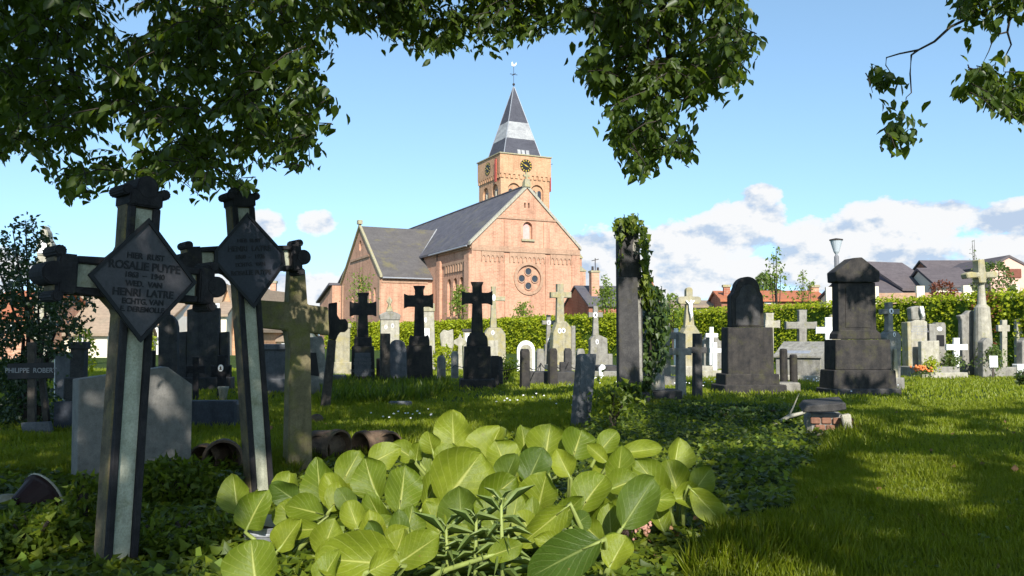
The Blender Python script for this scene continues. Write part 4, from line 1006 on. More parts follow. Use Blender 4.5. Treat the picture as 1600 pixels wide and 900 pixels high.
# ================= houses, lamp =================
def windows(root, wins, y, wall=None):
    for x0, x1, z0, z1 in wins:
        b = MB(); b.box(x0, x1, y - .08, y - .003, z0, z1); f_ = b.build('window', M['whitepaint'], root)
        b = MB(); b.box(x0 + .12, x1 - .12, y - .10, y - .083, z0 + .12, z1 - .12); b.build('pane', M['glass_dark'], f_)
def house(label, px0, px1, eave, ridge, Y, depth, wall, roof, rz=0, wins=(), chim=(), gable=False, name='house', over=.3):
    cxp = (px0 + px1) / 2; s = S(name, label, 'house', cxp, Y, rz)
    k = K(Y); w = (px1 - px0) * k / 2; ze = H + (530 - eave) * k; zr = H + (530 - ridge) * k; r = s.root
    b = MB()
    if gable:
        b.prism([(-w, -.3), (w, -.3), (w, ze), (0, zr), (-w, ze)], 0, depth); b.build('wall', wall, r)
        b = MB(); ex = over
        for q in (-1, 1): b.prism([(q * (w + ex), ze - ex * (zr - ze) / w), (0, zr), (0, zr + .22), (q * (w + ex), ze - ex * (zr - ze) / w + .22)], -over, depth + over)
        b.build('roof', roof, r)
    else:
        prism_x(b, [(0, -.3), (depth, -.3), (depth, ze), (depth / 2, zr - .1), (0, ze)], -w, w); b.build('wall', wall, r)
        b = MB(); sl = (zr - ze) / (depth / 2); prism_x(b, [(-over, ze - over * sl), (depth / 2, zr), (depth / 2, zr + .2), (-over, ze - over * sl + .2)], -w - .15, w + .15)
        prism_x(b, [(depth + over, ze - over * sl), (depth + over, ze - over * sl + .2), (depth / 2 + .003, zr + .2), (depth / 2 + .003, zr)], -w - .15, w + .15); b.build('roof', roof, r)
    windows(r, [((a - cxp) * k, (c - cxp) * k, H + (530 - e_) * k, H + (530 - d) * k) for a, c, d, e_ in wins], 0)
    for a, c, d, mt, yy in chim:
        b = MB(); b.box((a - cxp) * k, (c - cxp) * k, yy, yy + (c - a) * k, ze, H + (530 - d) * k); ch = b.build('chimney', M[mt], r)
        b = MB(); zz = H + (530 - d) * k; b.box((a - cxp) * k - .08, (c - cxp) * k + .08, yy - .08, yy + (c - a) * k + .08, zz + .003, zz + .22); b.build('chimney_cap', M['ochre'], ch)
    return s
# right side
house('long low red-tiled house with a brick chimney behind the hedge, centre right', 1130, 1292, 470, 454, 72, 7, M['brick_red'], M['tile_red'], -4, [(1196, 1214, 468.5, 475)], [(1138, 1148, 447, 'brick_red', 1.2), (1283, 1296, 446, 'brick', 3)])
house('low grey-roofed house wing behind the hedge left of the red-tiled house', 1040, 1132, 480, 470, 76, 6, M['render_cream'], M['tile_tan'], 3, [], [])
house('dark slate-roofed house with a purple-grey clad gable, tallest of the right-hand houses', 1404, 1478, 452, 406, 66, 8, M['slateclad'], M['tile_grey'], 18)
house('low dark-roofed house between tallest headstone and purple-grey gable', 1352, 1414, 462, 431, 64, 8, M['render_cream'], M['tile_grey'], 4)
house('dark-roofed house with white roof edges just left of the round-column monument', 1468, 1530, 447, 416, 63, 7, M['render_cream'], M['tile_grey'], -6, [(1490, 1512, 450, 458)])
house('long black ridge roof house rising behind the other right-hand houses', 1476, 1576, 440, 403, 86, 9, M['brick_red'], M['tile_grey'], 0)
house('pink brick house with a brown wooden door at the right edge', 1552, 1612, 418, 402, 74, 8, M['render_pink'], M['tile_grey'], 0, [], [], True, over=.1)
q = S('garden_wall', 'stepped brick garden wall with pale piers behind the hedge on the right', 'wall', 1470, 56, -12)
b = MB(); b.box(-7, 8, 0, .3, -.2, 4.3); b.build('wall', M['brick_edge'], q.root)
for i in range(6): b = MB(); b.box(-7.2 + i * 2.9, -6.7 + i * 2.9, -.1, .4, -.2, 4.75); b.build('pier', M['render_cream'], q.root)
b = MB(); s = S('x', None, None, 1583, 74); u, z = s.uv(1583, 420); bpy.data.objects.remove(s.root)
for o in list(C.objects):
    if o.get('label', '').startswith('pink brick house'):
        b.box(-.35, 1.0, -.09, -.003, H + (530 - 434) * K(74), H + (530 - 420) * K(74)); b.build('door', plain('brown_door', (.16, .05, .03), .6), o)
# behind the ivy pillar
house('dark slate-roofed house with a tall brick chimney right of the church', 918, 1040, 478, 445, 88, 10, M['brick_red'], M['slate'], 12, [], [(932, 945, 424, 'brick', 2)])
for o in list(C.objects):
    if o.get('label', '').startswith('dark slate-roofed house with a tall'):
        b = MB(); x = -2.6; z = H + (530 - 424) * K(88)
        b.tube([(x, 2.5, z), (x, 2.5, z + 1.6)], .05, 5); b.tube([(x - .4, 2.5, z + 1.3), (x + .4, 2.5, z + 1.5)], .04, 5); b.lathe([(.14, z + .2), (.12, z + .7)], x - .3, 2.5, 8); b.lathe([(.14, z + .2), (.12, z + .6)], x + .3, 2.5, 8)
        b.build('aerial', M['iron'], o)
house('red-gabled house end showing behind the ivy pillar', 1000, 1034, 478, 436, 95, 9, M['render_cream'], M['tile_red'], 0, [], [], True)
# left side
house('white gabled house with a tan tiled roof seen under the nearest cross arm', 196, 262, 505, 452, 62, 9, M['render_white'], M['tile_tan'], -8, [(206, 216, 498, 506), (238, 247, 508, 515), (226, 234, 530, 540)], [])
house('white house with stepped red roof edge behind the bottle-shaped headstone', 252, 292, 492, 446, 70, 9, M['render_white'], M['tile_red'], 0, [(262, 268, 485, 493), (280, 286, 500, 511)], [], True)
house('tan mansard house with white dormers behind the broad dark headstone', 292, 352, 492, 449, 58, 9, M['render_cream'], M['tile_tan'], 5, [(303, 312, 470, 486), (318, 327, 470, 486), (333, 341, 474, 486)], [(326, 333, 444, 'brick_dark', 3)])
house('ochre brick house gable between the two plaque crosses', 338, 372, 500, 450, 60, 9, M['brick_dark'], M['tile_tan'], -10, [(352, 358, 505, 518)], [], True)
house('brick house with a chimney gable seen through the leaning cross arm', 388, 428, 486, 452, 80, 8, M['brick'], M['tile_tan'], 6, [], [(414, 423, 440, 'brick', 2)], True)
house('low pale house behind the grey box tomb', 402, 462, 532, 508, 66, 8, M['render_cream'], M['tile_tan'], 0, [(440, 446, 535, 545)])
house('pinkish tan-roofed house behind the left bush', 86, 165, 520, 442, 52, 9, M['render_cream'], M['tile_tan'], 6, [(120, 130, 525, 540)])
house('orange brick house showing through the left bush at the edge', -60, 42, 500, 452, 48, 9, M['brick'], M['tile_red'], 0, [(8, 18, 505, 520)])
s = S('lamp_post', 'slender street lamp with an upturned glass cone behind the tallest dark headstone', 'street lamp', 1311, 42, 0)
_, z = s.uv(1311, 398); b = MB(); b.lathe([(.07, -.1), (.06, z - 1.0), (.12, z - 1.0), (.12, z - .1), (.06, z)], 0, 0, 10); b.build('pole', plain('grey_steel', (.16, .16, .17), .5, .1, 6), s.root)
_, z1 = s.uv(1311, 375); b = MB(); b.lathe([(.05, z + .003), (.14, z + .15), (.30, z1 - .03)], 0, 0, 16); b.build('glass_cone', plain('frosted_lamp_glass', (.40, .44, .47), .2, .03, 2), s.root)
b = MB(); b.lathe([(.33, z1 - .027), (.33, z1 + .03), (.05, z1 + .09)], 0, 0, 16); b.build('lamp_cover', M['iron'], s.root)
# ================= ground, grass, ivy, trees, plants =================
def inpoly(x, y, poly):
    r = np.zeros(len(x), bool); n = len(poly); j = n - 1
    for i in range(n):
        xi, yi = poly[i]; xj, yj = poly[j]
        c = ((yi > y) != (yj > y)) & (x < (xj - xi) * (y - yi) / ((yj - yi) or 1e-9) + xi)
        r ^= c; j = i
    return r
class VN:                                             # smooth value noise
    def __init__(s, seed): s.g = np.random.default_rng(seed).random((64, 64))
    def __call__(s, x, y):
        xi, yi = np.floor(x).astype(int), np.floor(y).astype(int); fx, fy = x - xi, y - yi
        fx, fy = fx * fx * (3 - 2 * fx), fy * fy * (3 - 2 * fy); g = lambda a, b: s.g[a % 64, b % 64]
        return (g(xi, yi) * (1 - fx) + g(xi + 1, yi) * fx) * (1 - fy) + (g(xi, yi + 1) * (1 - fx) + g(xi + 1, yi + 1) * fx) * fy
V1, V2, V3 = VN(3), VN(4), VN(5)
def fbm(x, y): return V1(x, y) * .55 + V2(x * 2.1, y * 2.1) * .3 + V3(x * 4.3, y * 4.3) * .15

m = N('lawn_soil'); p = m.pos()
c = m.ramp(m.noise(p, .9, 6, .7), [(.3, (.030, .050, .010)), (.7, (.060, .095, .014))])
c = m.mix(m.ramp(m.noise(p, 14, 5, .75), [(.4, (0, 0, 0)), (.7, (.8, .8, .8))]), c, (.028, .042, .010))
m.bsdf(c, .95, m.noise(p, 30, 5, .7), .8, .05, .1); M['lawn'] = m.m
b = MB(); b.add([(-600, -120, 0), (600, -120, 0), (600, 900, 0), (-600, 900, 0)], [(0, 1, 2, 3)])
tag(b.build('ground', M['lawn']), None, None, None, 'structure')
M['grass'] = leafmat('grass_blades', [(.145, .19, .007), (.22, .26, .010), (.165, .215, .008), (.29, .30, .025)], .45, (.34, .40, .015), .42, .35, (1.1, (.19, .235, .012)))
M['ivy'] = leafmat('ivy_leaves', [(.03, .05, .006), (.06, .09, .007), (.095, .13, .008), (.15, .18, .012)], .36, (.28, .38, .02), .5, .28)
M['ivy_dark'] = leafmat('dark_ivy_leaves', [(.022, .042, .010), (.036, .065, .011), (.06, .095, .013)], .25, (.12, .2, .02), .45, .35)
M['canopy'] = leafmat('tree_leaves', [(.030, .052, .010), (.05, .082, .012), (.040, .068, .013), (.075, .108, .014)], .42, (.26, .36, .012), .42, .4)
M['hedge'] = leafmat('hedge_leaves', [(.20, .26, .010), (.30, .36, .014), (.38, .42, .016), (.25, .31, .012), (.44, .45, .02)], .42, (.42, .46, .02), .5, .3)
M['hedge_in'] = plain('hedge_core', (.06, .095, .014), .95, .4, 4, .05)
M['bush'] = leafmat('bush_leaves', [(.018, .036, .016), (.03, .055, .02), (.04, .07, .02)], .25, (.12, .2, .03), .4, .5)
M['shrub'] = leafmat('young_shrub_leaves', [(.12, .19, .02), (.17, .23, .03), (.10, .16, .02)], .4, (.36, .42, .05), .5, .3)
M['mixed'] = leafmat('garden_leaves', [(.06, .10, .02), (.09, .14, .03), (.14, .16, .06)], .35, (.25, .33, .04), .5, .3)
M['red_leaf'] = leafmat('copper_leaves', [(.12, .03, .02), (.20, .06, .03), (.10, .05, .02)], .35, (.4, .12, .04), .5, .3)
M['brown_leaf'] = leafmat('withered_leaves', [(.20, .10, .05), (.30, .17, .09), (.14, .065, .03)], .2, (.3, .15, .05), .8, .2)

IVYZONES = [[(-200, 735), (60, 752), (120, 758), (300, 722), (335, 716), (430, 760), (480, 720), (640, 712), (900, 680), (1060, 690), (1120, 760), (1130, 815), (1105, 870), (1060, 960), (-200, 960)],
            [(905, 668), (960, 640), (1060, 630), (1230, 636), (1290, 650), (1345, 668), (1290, 700), (1240, 760), (1225, 800), (1150, 820), (1100, 800), (1060, 740), (930, 700)]]
def ivyzone(px, py):
    w = (fbm(px / 40, py / 25) - .5) * 34; r = np.zeros(len(px), bool)
    for z in IVYZONES: r |= inpoly(px + w, py + w * .5, z)
    return r

# ---- lawn blades
def blades(n, y0, y1, h, w):
    Y = np.sqrt(RNG.uniform(y0 * y0, y1 * y1, n)); X = RNG.uniform(-.76, .76, n) * Y
    pts = np.stack([X, Y, np.zeros(n)], 1); px, py, _ = proj(pts); k = ~ivyzone(px, py)
    tall = np.clip((fbm(X * 1.7, Y * 1.7) - .38) * 3.2, .25, 1.6)
    edge = np.zeros(n)
    for (ex, ey, rx, ry, a) in ((1330, 690, 70, 30, 1.3), (1150, 880, 130, 40, 1.1), (420, 715, 120, 25, .8), (700, 690, 200, 18, .7), (560, 622, 70, 18, 1.6), (100, 740, 60, 25, .7), (1020, 640, 60, 18, .6)):
        edge = np.maximum(edge, a * np.exp(-((px - ex) / rx) ** 2 - ((py - ey) / ry) ** 2))
    hh_ = h * (.55 + .6 * tall + edge) * RNG.uniform(.55, 1.3, n)
    d = rand_unit(n) * .55; d[:, 2] = 1; d[:, 0] += .12 * np.sin(X * 2.1 + Y); 
    nr = rand_unit(n); nr[:, 2] = 0; nr[:, 1] -= .6
    return pts[k], d[k], nr[k], hh_[k], np.full(k.sum(), w)
V, FS, off = [], [[], []], 0
for args in ((230000, 3.6, 8, .085, .0052), (150000, 8, 15, .085, .010), (120000, 15, 32, .09, .024)):
    a, d, nr, hh_, ww = blades(*args)
    v, f = leaf_verts(a, d, nr, hh_, ww * RNG.uniform(.7, 1.4, len(a)), 'kite', .1, .18)
    V.append(v); FS[0].append(f[0] + off); FS[1].append(f[1] + off); off += len(v)
tag(npmesh('grass', np.concatenate(V), [np.concatenate(FS[0]), np.concatenate(FS[1])], M['grass']), 'short lawn grass between the graves', 'grass', None, 'stuff')

# ---- ivy ground cover
def cover(n, size, zh, mat, zone, y0, y1, name, label, shape='ivy', up=1.3, px_rng=(-150, 1400), thr=.0):
    Y = RNG.uniform(y0 ** .5, y1 ** .5, n) ** 2; X = RNG.uniform(-.75, .66, n) * Y
    z0 = np.zeros(n); p_ = np.stack([X, Y, z0], 1); px, py, _ = proj(p_)
    k = zone(px, py) & (fbm(X * 2.3, Y * 2.3) > thr)
    p_ = p_[k]; X, Y = p_[:, 0], p_[:, 1]
    mound = fbm(X * 1.6, Y * 1.6) * np.where((px[k] > 380) & (py[k] > 690) & (px[k] < 1130), .35, 1); p_[:, 2] = (.02 + zh * mound ** 1.3) * RNG.uniform(.25, 1.1, len(p_))
    q = len(p_); d = rand_unit(q); d[:, 2] *= .45
    nr = rand_unit(q) * .75; nr[:, 2] += up; nr[:, 1] -= .35
    L = size * RNG.uniform(.5, 1.3, q); v, f = leaf_verts(p_, d, nr, L, L * .95, shape, .15, .15)
    return tag(npmesh(name, v, f, mat), label, 'ground cover', None, 'stuff')
cover(76000, .062, .17, M['ivy'], ivyzone, 3.5, 16, 'ivy_ground_cover', 'low ivy and weeds carpeting the grave plots in front')
cover(9000, .05, .26, M['shrub'], lambda x, y: ivyzone(x, y) & (fbm(x / 55 + 9, y / 30) > .52), 3.5, 14, 'weed_ground_cover', 'small light green weeds sprouting through the ivy', 'kite', .8)
cover(1700, .06, .10, M['brown_leaf'], lambda x, y: ((((x - 1010) / 120) ** 2 + ((y - 850) / 50) ** 2 < 1) | (((x - 470) / 90) ** 2 + ((y - 850) / 22) ** 2 < 1)), 3.6, 6.5, 'withered_leaves', 'withered pinkish brown leaves under the broad-leaved plants', 'kite', .9)
cover(26000, .035, .05, M['ivy'], lambda x, y: ~ivyzone(x, y) & (fbm(x / 70 + 5, y / 22) > .56), 4, 15, 'clover', 'small clover and weeds in patches of the lawn', 'kite', 1.0, (-150, 1800))
cover(420, .06, .06, M['brown_leaf'], lambda x, y: ~ivyzone(x, y), 4, 14, 'fallen_leaves', 'a few fallen brown leaves on the lawn', 'kite', 1.0)
# dark strip of tall plants before the black crosses
def strip(px, py): return inpoly(px, py, [(500, 607), (625, 604), (700, 606), (690, 622), (628, 634), (505, 637)])
n = 9000; Y = RNG.uniform(13, 20, n); X = RNG.uniform(-4.8, -1, n); p_ = np.stack([X, Y, np.zeros(n)], 1); px, py, _ = proj(p_); k = strip(px, py); p_ = p_[k]; q = len(p_)
p_[:, 2] = RNG.uniform(0, .16, q); d = rand_unit(q) * .6; d[:, 2] = 1; v, f = leaf_verts(p_, d, rand_unit(q), RNG.uniform(.1, .26, q), np.full(q, .04), 'kite')
tag(npmesh('edging_plants', v, f, M['ivy']), 'dark green edging plants in front of the leftmost black cross', 'ground cover', None, 'stuff')
# daisies
def daisies(n, cx, cy, rx, ry):
    a = RNG.normal(size=(n, 2)) * .5; return [G(cx + u * rx, cy + w * ry) for u, w in a]
b = MB()
for args in ((50, 1250, 594, 70, 9), (15, 640, 658, 55, 8), (24, 1100, 606, 90, 8), (14, 830, 632, 90, 14), (18, 1370, 610, 50, 9), (16, 930, 600, 60, 10)):
    for g in daisies(*args):
        z = .09 + random.random() * .04; r = .008 + random.random() * .005 + g.y * .00045
        b.add([(g.x + r * math.cos(i * 1.047), g.y + r * math.sin(i * 1.047) * .7, z + r * .6 * math.sin(i * 1.047)) for i in range(6)] + [(g.x, g.y, z - .01)], [(0, 1, 2, 3, 4, 5), (6, 1, 0), (6, 2, 1), (6, 3, 2), (6, 4, 3), (6, 5, 4), (6, 0, 5)])
tag(b.build('daisies', M['whitepaint']), 'tiny white daisies dotted over the lawn', 'flowers', None, 'stuff')

# ---- the big trees overhead
LIT = [(512, 694, 40, 13, 1), (360, 655, 30, 6, .9), (760, 930, 420, 100, 1), (1420, 748, 118, 44, 1), (1500, 790, 70, 26, 1), (1345, 690, 75, 34, .9), (1480, 670, 110, 16, 1), (1570, 720, 55, 26, .9), (1450, 637, 130, 12, 1), (1590, 660, 60, 12, .9), (1560, 622, 190, 14, 1), (1450, 604, 110, 6, 1),
       (1210, 905, 190, 34, 1), (1150, 850, 50, 18, .9), (1175, 694, 95, 28, 1), (1270, 664, 70, 20, 1), (1225, 708, 60, 16, .9), (1120, 658, 60, 10, .8), (975, 664, 50, 18, 1), (480, 645, 80, 8, .9), (620, 636, 60, 7, .9),
       (890, 604, 110, 8, 1), (640, 664, 95, 11, 1), (830, 654, 110, 13, 1), (720, 640, 110, 9, 1), (560, 692, 90, 10, .9), (950, 620, 80, 8, .9), (810, 625, 90, 6, .8), (1180, 611, 180, 8, 1),
       (790, 745, 300, 70, 1), (820, 830, 290, 80, 1), (560, 860, 190, 60, 1), (480, 790, 110, 40, .9), (700, 668, 60, 14, 1), (1040, 720, 80, 30, .9), (1090, 640, 30, 5, .7),
       (30, 840, 70, 26, 1), (430, 890, 130, 34, 1), (124, 800, 26, 20, 1), (345, 702, 36, 8, 1), (345, 690, 50, 8, .9), (100, 722, 40, 14, 1), (250, 880, 50, 14, .9), (40, 690, 60, 5, .6), (210, 660, 25, 6, .9), (260, 645, 16, 5, .9), (140, 850, 12, 14, .9),
       (1190, 596, 60, 5, .7), (1350, 597, 60, 4, .6), (1040, 606, 40, 5, .8)]
def shade(px, py, X, Y):
    s_ = np.full(len(px), .97)
    w = (fbm(X * 1.3 + 3, Y * 1.3) - .5)
    for cx, cy, rx, ry, a in LIT:
        dd = ((px - cx) / rx) ** 2 + ((py - cy) / ry) ** 2
        s_ = np.minimum(s_, 1 - a * np.clip((1.3 - dd + w * 1.5) * 1.6, 0, 1))
    for cx, cy, rx, ry in DARK: s_ = np.maximum(s_, .98 * (((px - cx) / rx) ** 2 + ((py - cy) / ry) ** 2 + w * .8 < 1))
    far = np.where(px < 520, 29, np.where(px < 800, 25.5, np.where(px < 1000, 21.5, np.where(px < 1420, 23.0, 17.5))))
    s_ = np.where(Y > far, 0, s_)
    spk = fbm(X * 3.1, Y * 2.0)                        # small chinks in the crown
    s_ = np.where((spk > np.where((px > 1080) & (px < 1430) & (Y > 16), .585, .70)) & (px > 300), s_ * .12, s_)
    return np.clip((s_ - .38) / .3, 0, 1) * .97
DARK = [(1522, 728, 20, 80), (1392, 655, 34, 12), (1560, 694, 60, 6), (1240, 790, 95, 70), (1440, 868, 210, 40), (1580, 830, 60, 50), (1360, 700, 30, 20)]
SD = np.array(SUN)
def canopy(n):  # unseen leaves set along sun rays, shaped to cast the mapped shade
    Y = RNG.uniform(2.2, 29, n); X = RNG.uniform(-21, 17, n)
    k = np.abs(X) < Y * .72 + 2.0; X, Y = X[k], Y[k]; n = len(X)
    px, py, _ = proj(np.stack([X, Y, np.zeros(n)], 1))
    s_ = shade(px, py, X, Y); k = RNG.random(n) < s_; X, Y = X[k], Y[k]; n = len(X)
    zmin = np.maximum(5.0, (.445 * Y + 1.15) / 1.685 + .45)
    z = zmin + RNG.beta(1.3, 2.0, n) * 3.6
    t = z / SD[2]
    return np.stack([X + SD[0] * t, Y + SD[1] * t, z], 1)
cen = canopy(160000)
cpos = cen
for q, r in ((P(380, 70, 6.6), .85), (P(250, 130, 6.8), .35), (P(1060, 60, 6.2), .55), (P(1000, 215, 6.2), .32), (P(700, 30, 6.8), .5), (P(1530, 40, 5.6), .45), (P(440, 240, 7), .4), (P(1405, 205, 5.5), .25)):   # gaps that let sun reach the low twigs
    w_ = cpos - np.array(q); al = w_ @ SD; dist = np.linalg.norm(w_ - al[:, None] * SD, axis=1); cpos = cpos[~((dist < r) & (al > .3) & (RNG.random(len(cpos)) < .85))]
# the hanging foliage in view: outlines measured on the photo, given their own depth
HANG = [([(-60, -60), (-60, -170), (560, -150), (530, 20), (500, 45), (528, 80), (498, 105), (520, 150), (528, 190), (505, 210), (478, 205), (500, 240), (503, 280), (488, 262), (455, 272), (430, 262), (400, 295), (382, 318), (350, 288), (318, 310), (296, 300), (270, 282), (236, 300), (205, 292), (165, 285), (150, 315), (108, 322), (88, 300), (70, 288), (66, 262), (40, 240), (-40, 262)], (5.0, 8.8), 2700, .52),
        ([(500, -60), (540, -150), (900, -140), (900, 20), (880, 42), (868, 62), (850, 40), (828, 74), (806, 60), (795, 92), (770, 70), (742, 84), (728, 58), (700, 84), (668, 78), (650, 86), (628, 62), (610, 74), (585, 40), (560, 52), (530, 40)], (6.0, 8.2), 1350, .44),
        ([(870, -60), (890, -150), (1160, -160), (1180, 10), (1165, 25), (1198, 58), (1178, 82), (1160, 92), (1172, 125), (1150, 150), (1130, 186), (1112, 172), (1085, 165), (1060, 150), (1045, 190), (1072, 198), (1094, 215), (1090, 240), (1070, 256), (1045, 245), (1015, 262), (985, 286), (966, 278), (985, 255), (962, 232), (944, 205), (955, 180), (936, 165), (905, 128), (888, 112), (895, 88), (918, 96), (930, 70), (905, 55), (888, 30)], (5.4, 7.6), 1350, .52),
        ([(1345, 108), (1370, 98), (1385, 112), (1412, 114), (1416, 128), (1398, 140), (1382, 146), (1352, 142)], (5.5, 5.9), 44, .0),
        ([(1402, 168), (1425, 170), (1434, 205), (1420, 218), (1405, 240), (1368, 226), (1380, 200)], (5.3, 5.7), 56, .0),
        ([(1500, 102), (1560, 96), (1600, 105), (1640, 110), (1640, 200), (1590, 190), (1560, 180), (1530, 170), (1478, 152), (1505, 130)], (5.2, 6.0), 130, .25),
        ([(1490, -40), (1520, -130), (1660, -150), (1660, 40), (1585, 36), (1565, 18), (1562, 56), (1540, 52), (1520, 40), (1500, 50), (1483, 36), (1490, 15)], (5.3, 6.2), 230, .25)]
hp, hd, hn, twigs = [], [], [], []
for poly, (ya, yb), nt, thr in HANG:
    xs = [q[0] for q in poly]; ys = [q[1] for q in poly]; made = 0; tries = 0
    while made < nt and tries < nt * 12:
        tries += 1
        x, y = random.uniform(min(xs), max(xs)), random.uniform(min(ys), max(ys))
        if not inpoly(np.array([x]), np.array([y]), poly)[0]: continue
        if fbm(np.array([x / 21.]), np.array([y / 19. + nt]))[0] < thr: continue
        made += 1; Y = random.uniform(ya, yb); o = P(x, y, Y)
        a = random.uniform(0, 2 * PI); dr = Vector((math.cos(a), math.sin(a), random.uniform(-.9, .1))).normalized(); ln = random.uniform(.14, .32)
        tp = proj(np.array([tuple(o + dr * ln)]))
        if random.random() < .8 and inpoly(tp[0] + 10, tp[1] + 6, poly)[0] and inpoly(tp[0] - 10, tp[1] + 6, poly)[0]: twigs.append((o, o + dr * ln * .5, o + dr * ln - Vector((0, 0, .05))))
        for j in range(8):
            t = (j + .5) / 8; b_ = o + dr * ln * t - Vector((0, 0, .06 * t * t))
            sd = dr.cross(Vector((0, 0, 1))).normalized() * (1 if j % 2 else -1)
            ld = (sd * .75 + dr * .5 + Vector((random.gauss(0, .3), random.gauss(0, .3), -.75 + random.gauss(0, .3)))).normalized()
            hp.append(b_); hd.append(ld); hn.append(Vector((random.gauss(0, .55), random.gauss(-.35, .55), .75)))
hp, hd, hn = (np.array([tuple(v) for v in q]) for q in (hp, hd, hn))
tips = hp + hd * .10; px, py, _ = proj(tips); ok = np.zeros(len(hp), bool)
for poly, *_ in HANG: ok |= inpoly(px + RNG.normal(0, 10, len(px)), py + RNG.normal(0, 10, len(px)), poly)
hp, hd, hn = hp[ok], hd[ok], hn[ok]
def tree(label, trunk, rad, limbs, sel, selh, twsel):
    t = thing('tree', label, 'tree', (0, 0, 0)); t.location = trunk[0]; o = Vector(trunk[0])
    b = MB(); b.tube([Vector(q) - o for q in trunk], rad, 12); b.build('trunk', M['bark'], t, smooth=True)
    for L_, r0 in limbs:
        b = MB(); b.tube([Vector(q) - o for q in L_], [r0 * (1 - .8 * i / (len(L_) - 1)) for i in range(len(L_))], 8); b.build('limb', M['bark'], t, smooth=True)
    n = int(sel.sum()); c_ = cpos[sel]; d = rand_unit(n); d[:, 2] -= .4; nr = rand_unit(n) * .8; nr[:, 2] += .7
    L = .30 * RNG.uniform(.7, 1.25, n); v, f = leaf_verts(c_ - np.array(o), d, nr, L, L * .62, 'kite')
    npmesh('shade_crown', v, f, M['canopy'], t)
    n = int(selh.sum()); L = .080 * RNG.uniform(.6, 1.35, n)
    v, f = leaf_verts(hp[selh] - np.array(o), hd[selh], hn[selh], L, L * .52 * RNG.uniform(.8, 1.15, n), 'ovate', .25, .12)
    b = MB()
    for q in twsel: b.tube([Vector(z) - o for z in q], [.005, .004, .002], 3)
    nl = len(v); tv = np.array(b.v) if b.v else np.zeros((0, 3)); q4 = [k for k in b.f if len(k) == 4]
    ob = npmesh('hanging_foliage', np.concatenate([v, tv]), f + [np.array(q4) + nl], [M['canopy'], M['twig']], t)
    ob.data.polygons.foreach_set('material_index', np.array([0] * (len(f[0]) + len(f[1])) + [1] * len(q4), dtype=np.int32))
    return t
selL = cpos[:, 0] < 1.0; hL = hp[:, 0] < 2.4
TL = tree('broad-leaved tree overhanging the left and middle, its low branches filling the upper left', [(-4.6, -1.6, -.2), (-4.5, -1.5, 1.5), (-4.3, -1.2, 3.4), (-3.9, -.8, 5.4), (-3.6, -.4, 8.5)], [.42, .34, .3, .26, .08],
     [([(-4.3, -1.2, 3.4), (-3.6, 1.5, 4.3), (-3.0, 4.0, 4.6), (-2.6, 6.3, 4.25), (-2.3, 7.4, 3.3)], .14), ([(-4.0, -1.0, 4.6), (-2.0, 1.5, 5.2), (-.2, 4.0, 5.3), (1.0, 6.0, 4.6), (1.3, 6.6, 3.2)], .13),
      ([P(92, -60, 6.6), P(100, 30, 6.6), P(112, 110, 6.7), P(128, 150, 6.9), P(132, 200, 7.0)], .035), ([P(445, -40, 6.0), P(440, 20, 6.0), P(448, 60, 6.1)], .02),
      ([(-3.9, -.8, 5.4), (-7, -2.5, 6.6), (-10, -4, 7.4)], .15), ([(-3.9, -.8, 5.4), (-2.5, -4, 7), (-1, -7, 8)], .15), ([(-3.7, -.6, 6.6), (-1, -1, 7.6), (2, -2, 8)], .12), ([P(1005, -60, 6.4), P(1015, 40, 6.4), P(1008, 120, 6.4), P(1018, 180, 6.4), P(1035, 215, 6.4)], .014)],
     selL, hL, [q for q in twigs if q[0].x < 2.4])
TR = tree('second broad-leaved tree, its twigs dipping into the upper right corner', [(7.2, -.6, -.2), (7.1, -.5, 2), (6.8, -.2, 4), (6.4, .1, 6), (6.0, .2, 9)], [.36, .3, .26, .2, .06],
     [([(6.8, -.2, 4), (5.6, 2.2, 4.5), (4.6, 4.4, 4.5), P(1640, -30, 5.6), P(1600, -5, 5.6)], .08), ([P(1600, -5, 5.6), P(1535, 18, 5.6), P(1485, 42, 5.6), P(1460, 65, 5.6), P(1435, 78, 5.6), P(1405, 84, 5.6), P(1385, 90, 5.6), P(1384, 102, 5.6), P(1392, 114, 5.6)], .012),
      ([P(1435, 78, 5.6), P(1424, 86, 5.55), P(1422, 115, 5.5), P(1424, 145, 5.5), P(1416, 152, 5.5), P(1414, 172, 5.5)], .008), ([P(1566, -20, 5.6), P(1580, 18, 5.6), P(1574, 50, 5.6), P(1580, 70, 5.6), P(1570, 90, 5.6), P(1568, 112, 5.6)], .011), ([P(1574, 50, 5.6), P(1554, 55, 5.6), P(1545, 80, 5.6), P(1536, 98, 5.6)], .007),
      ([(6.4, .1, 6), (9, -2, 7.4), (12, -4, 8)], .12), ([(6.4, .1, 6), (4, -3, 7), (2, -6, 8.4)], .12), ([(6.6, -.1, 5), (8, 2.4, 6.6), (9.5, 5, 8)], .12)],
     ~selL, ~hL, [q for q in twigs if q[0].x >= 2.4])

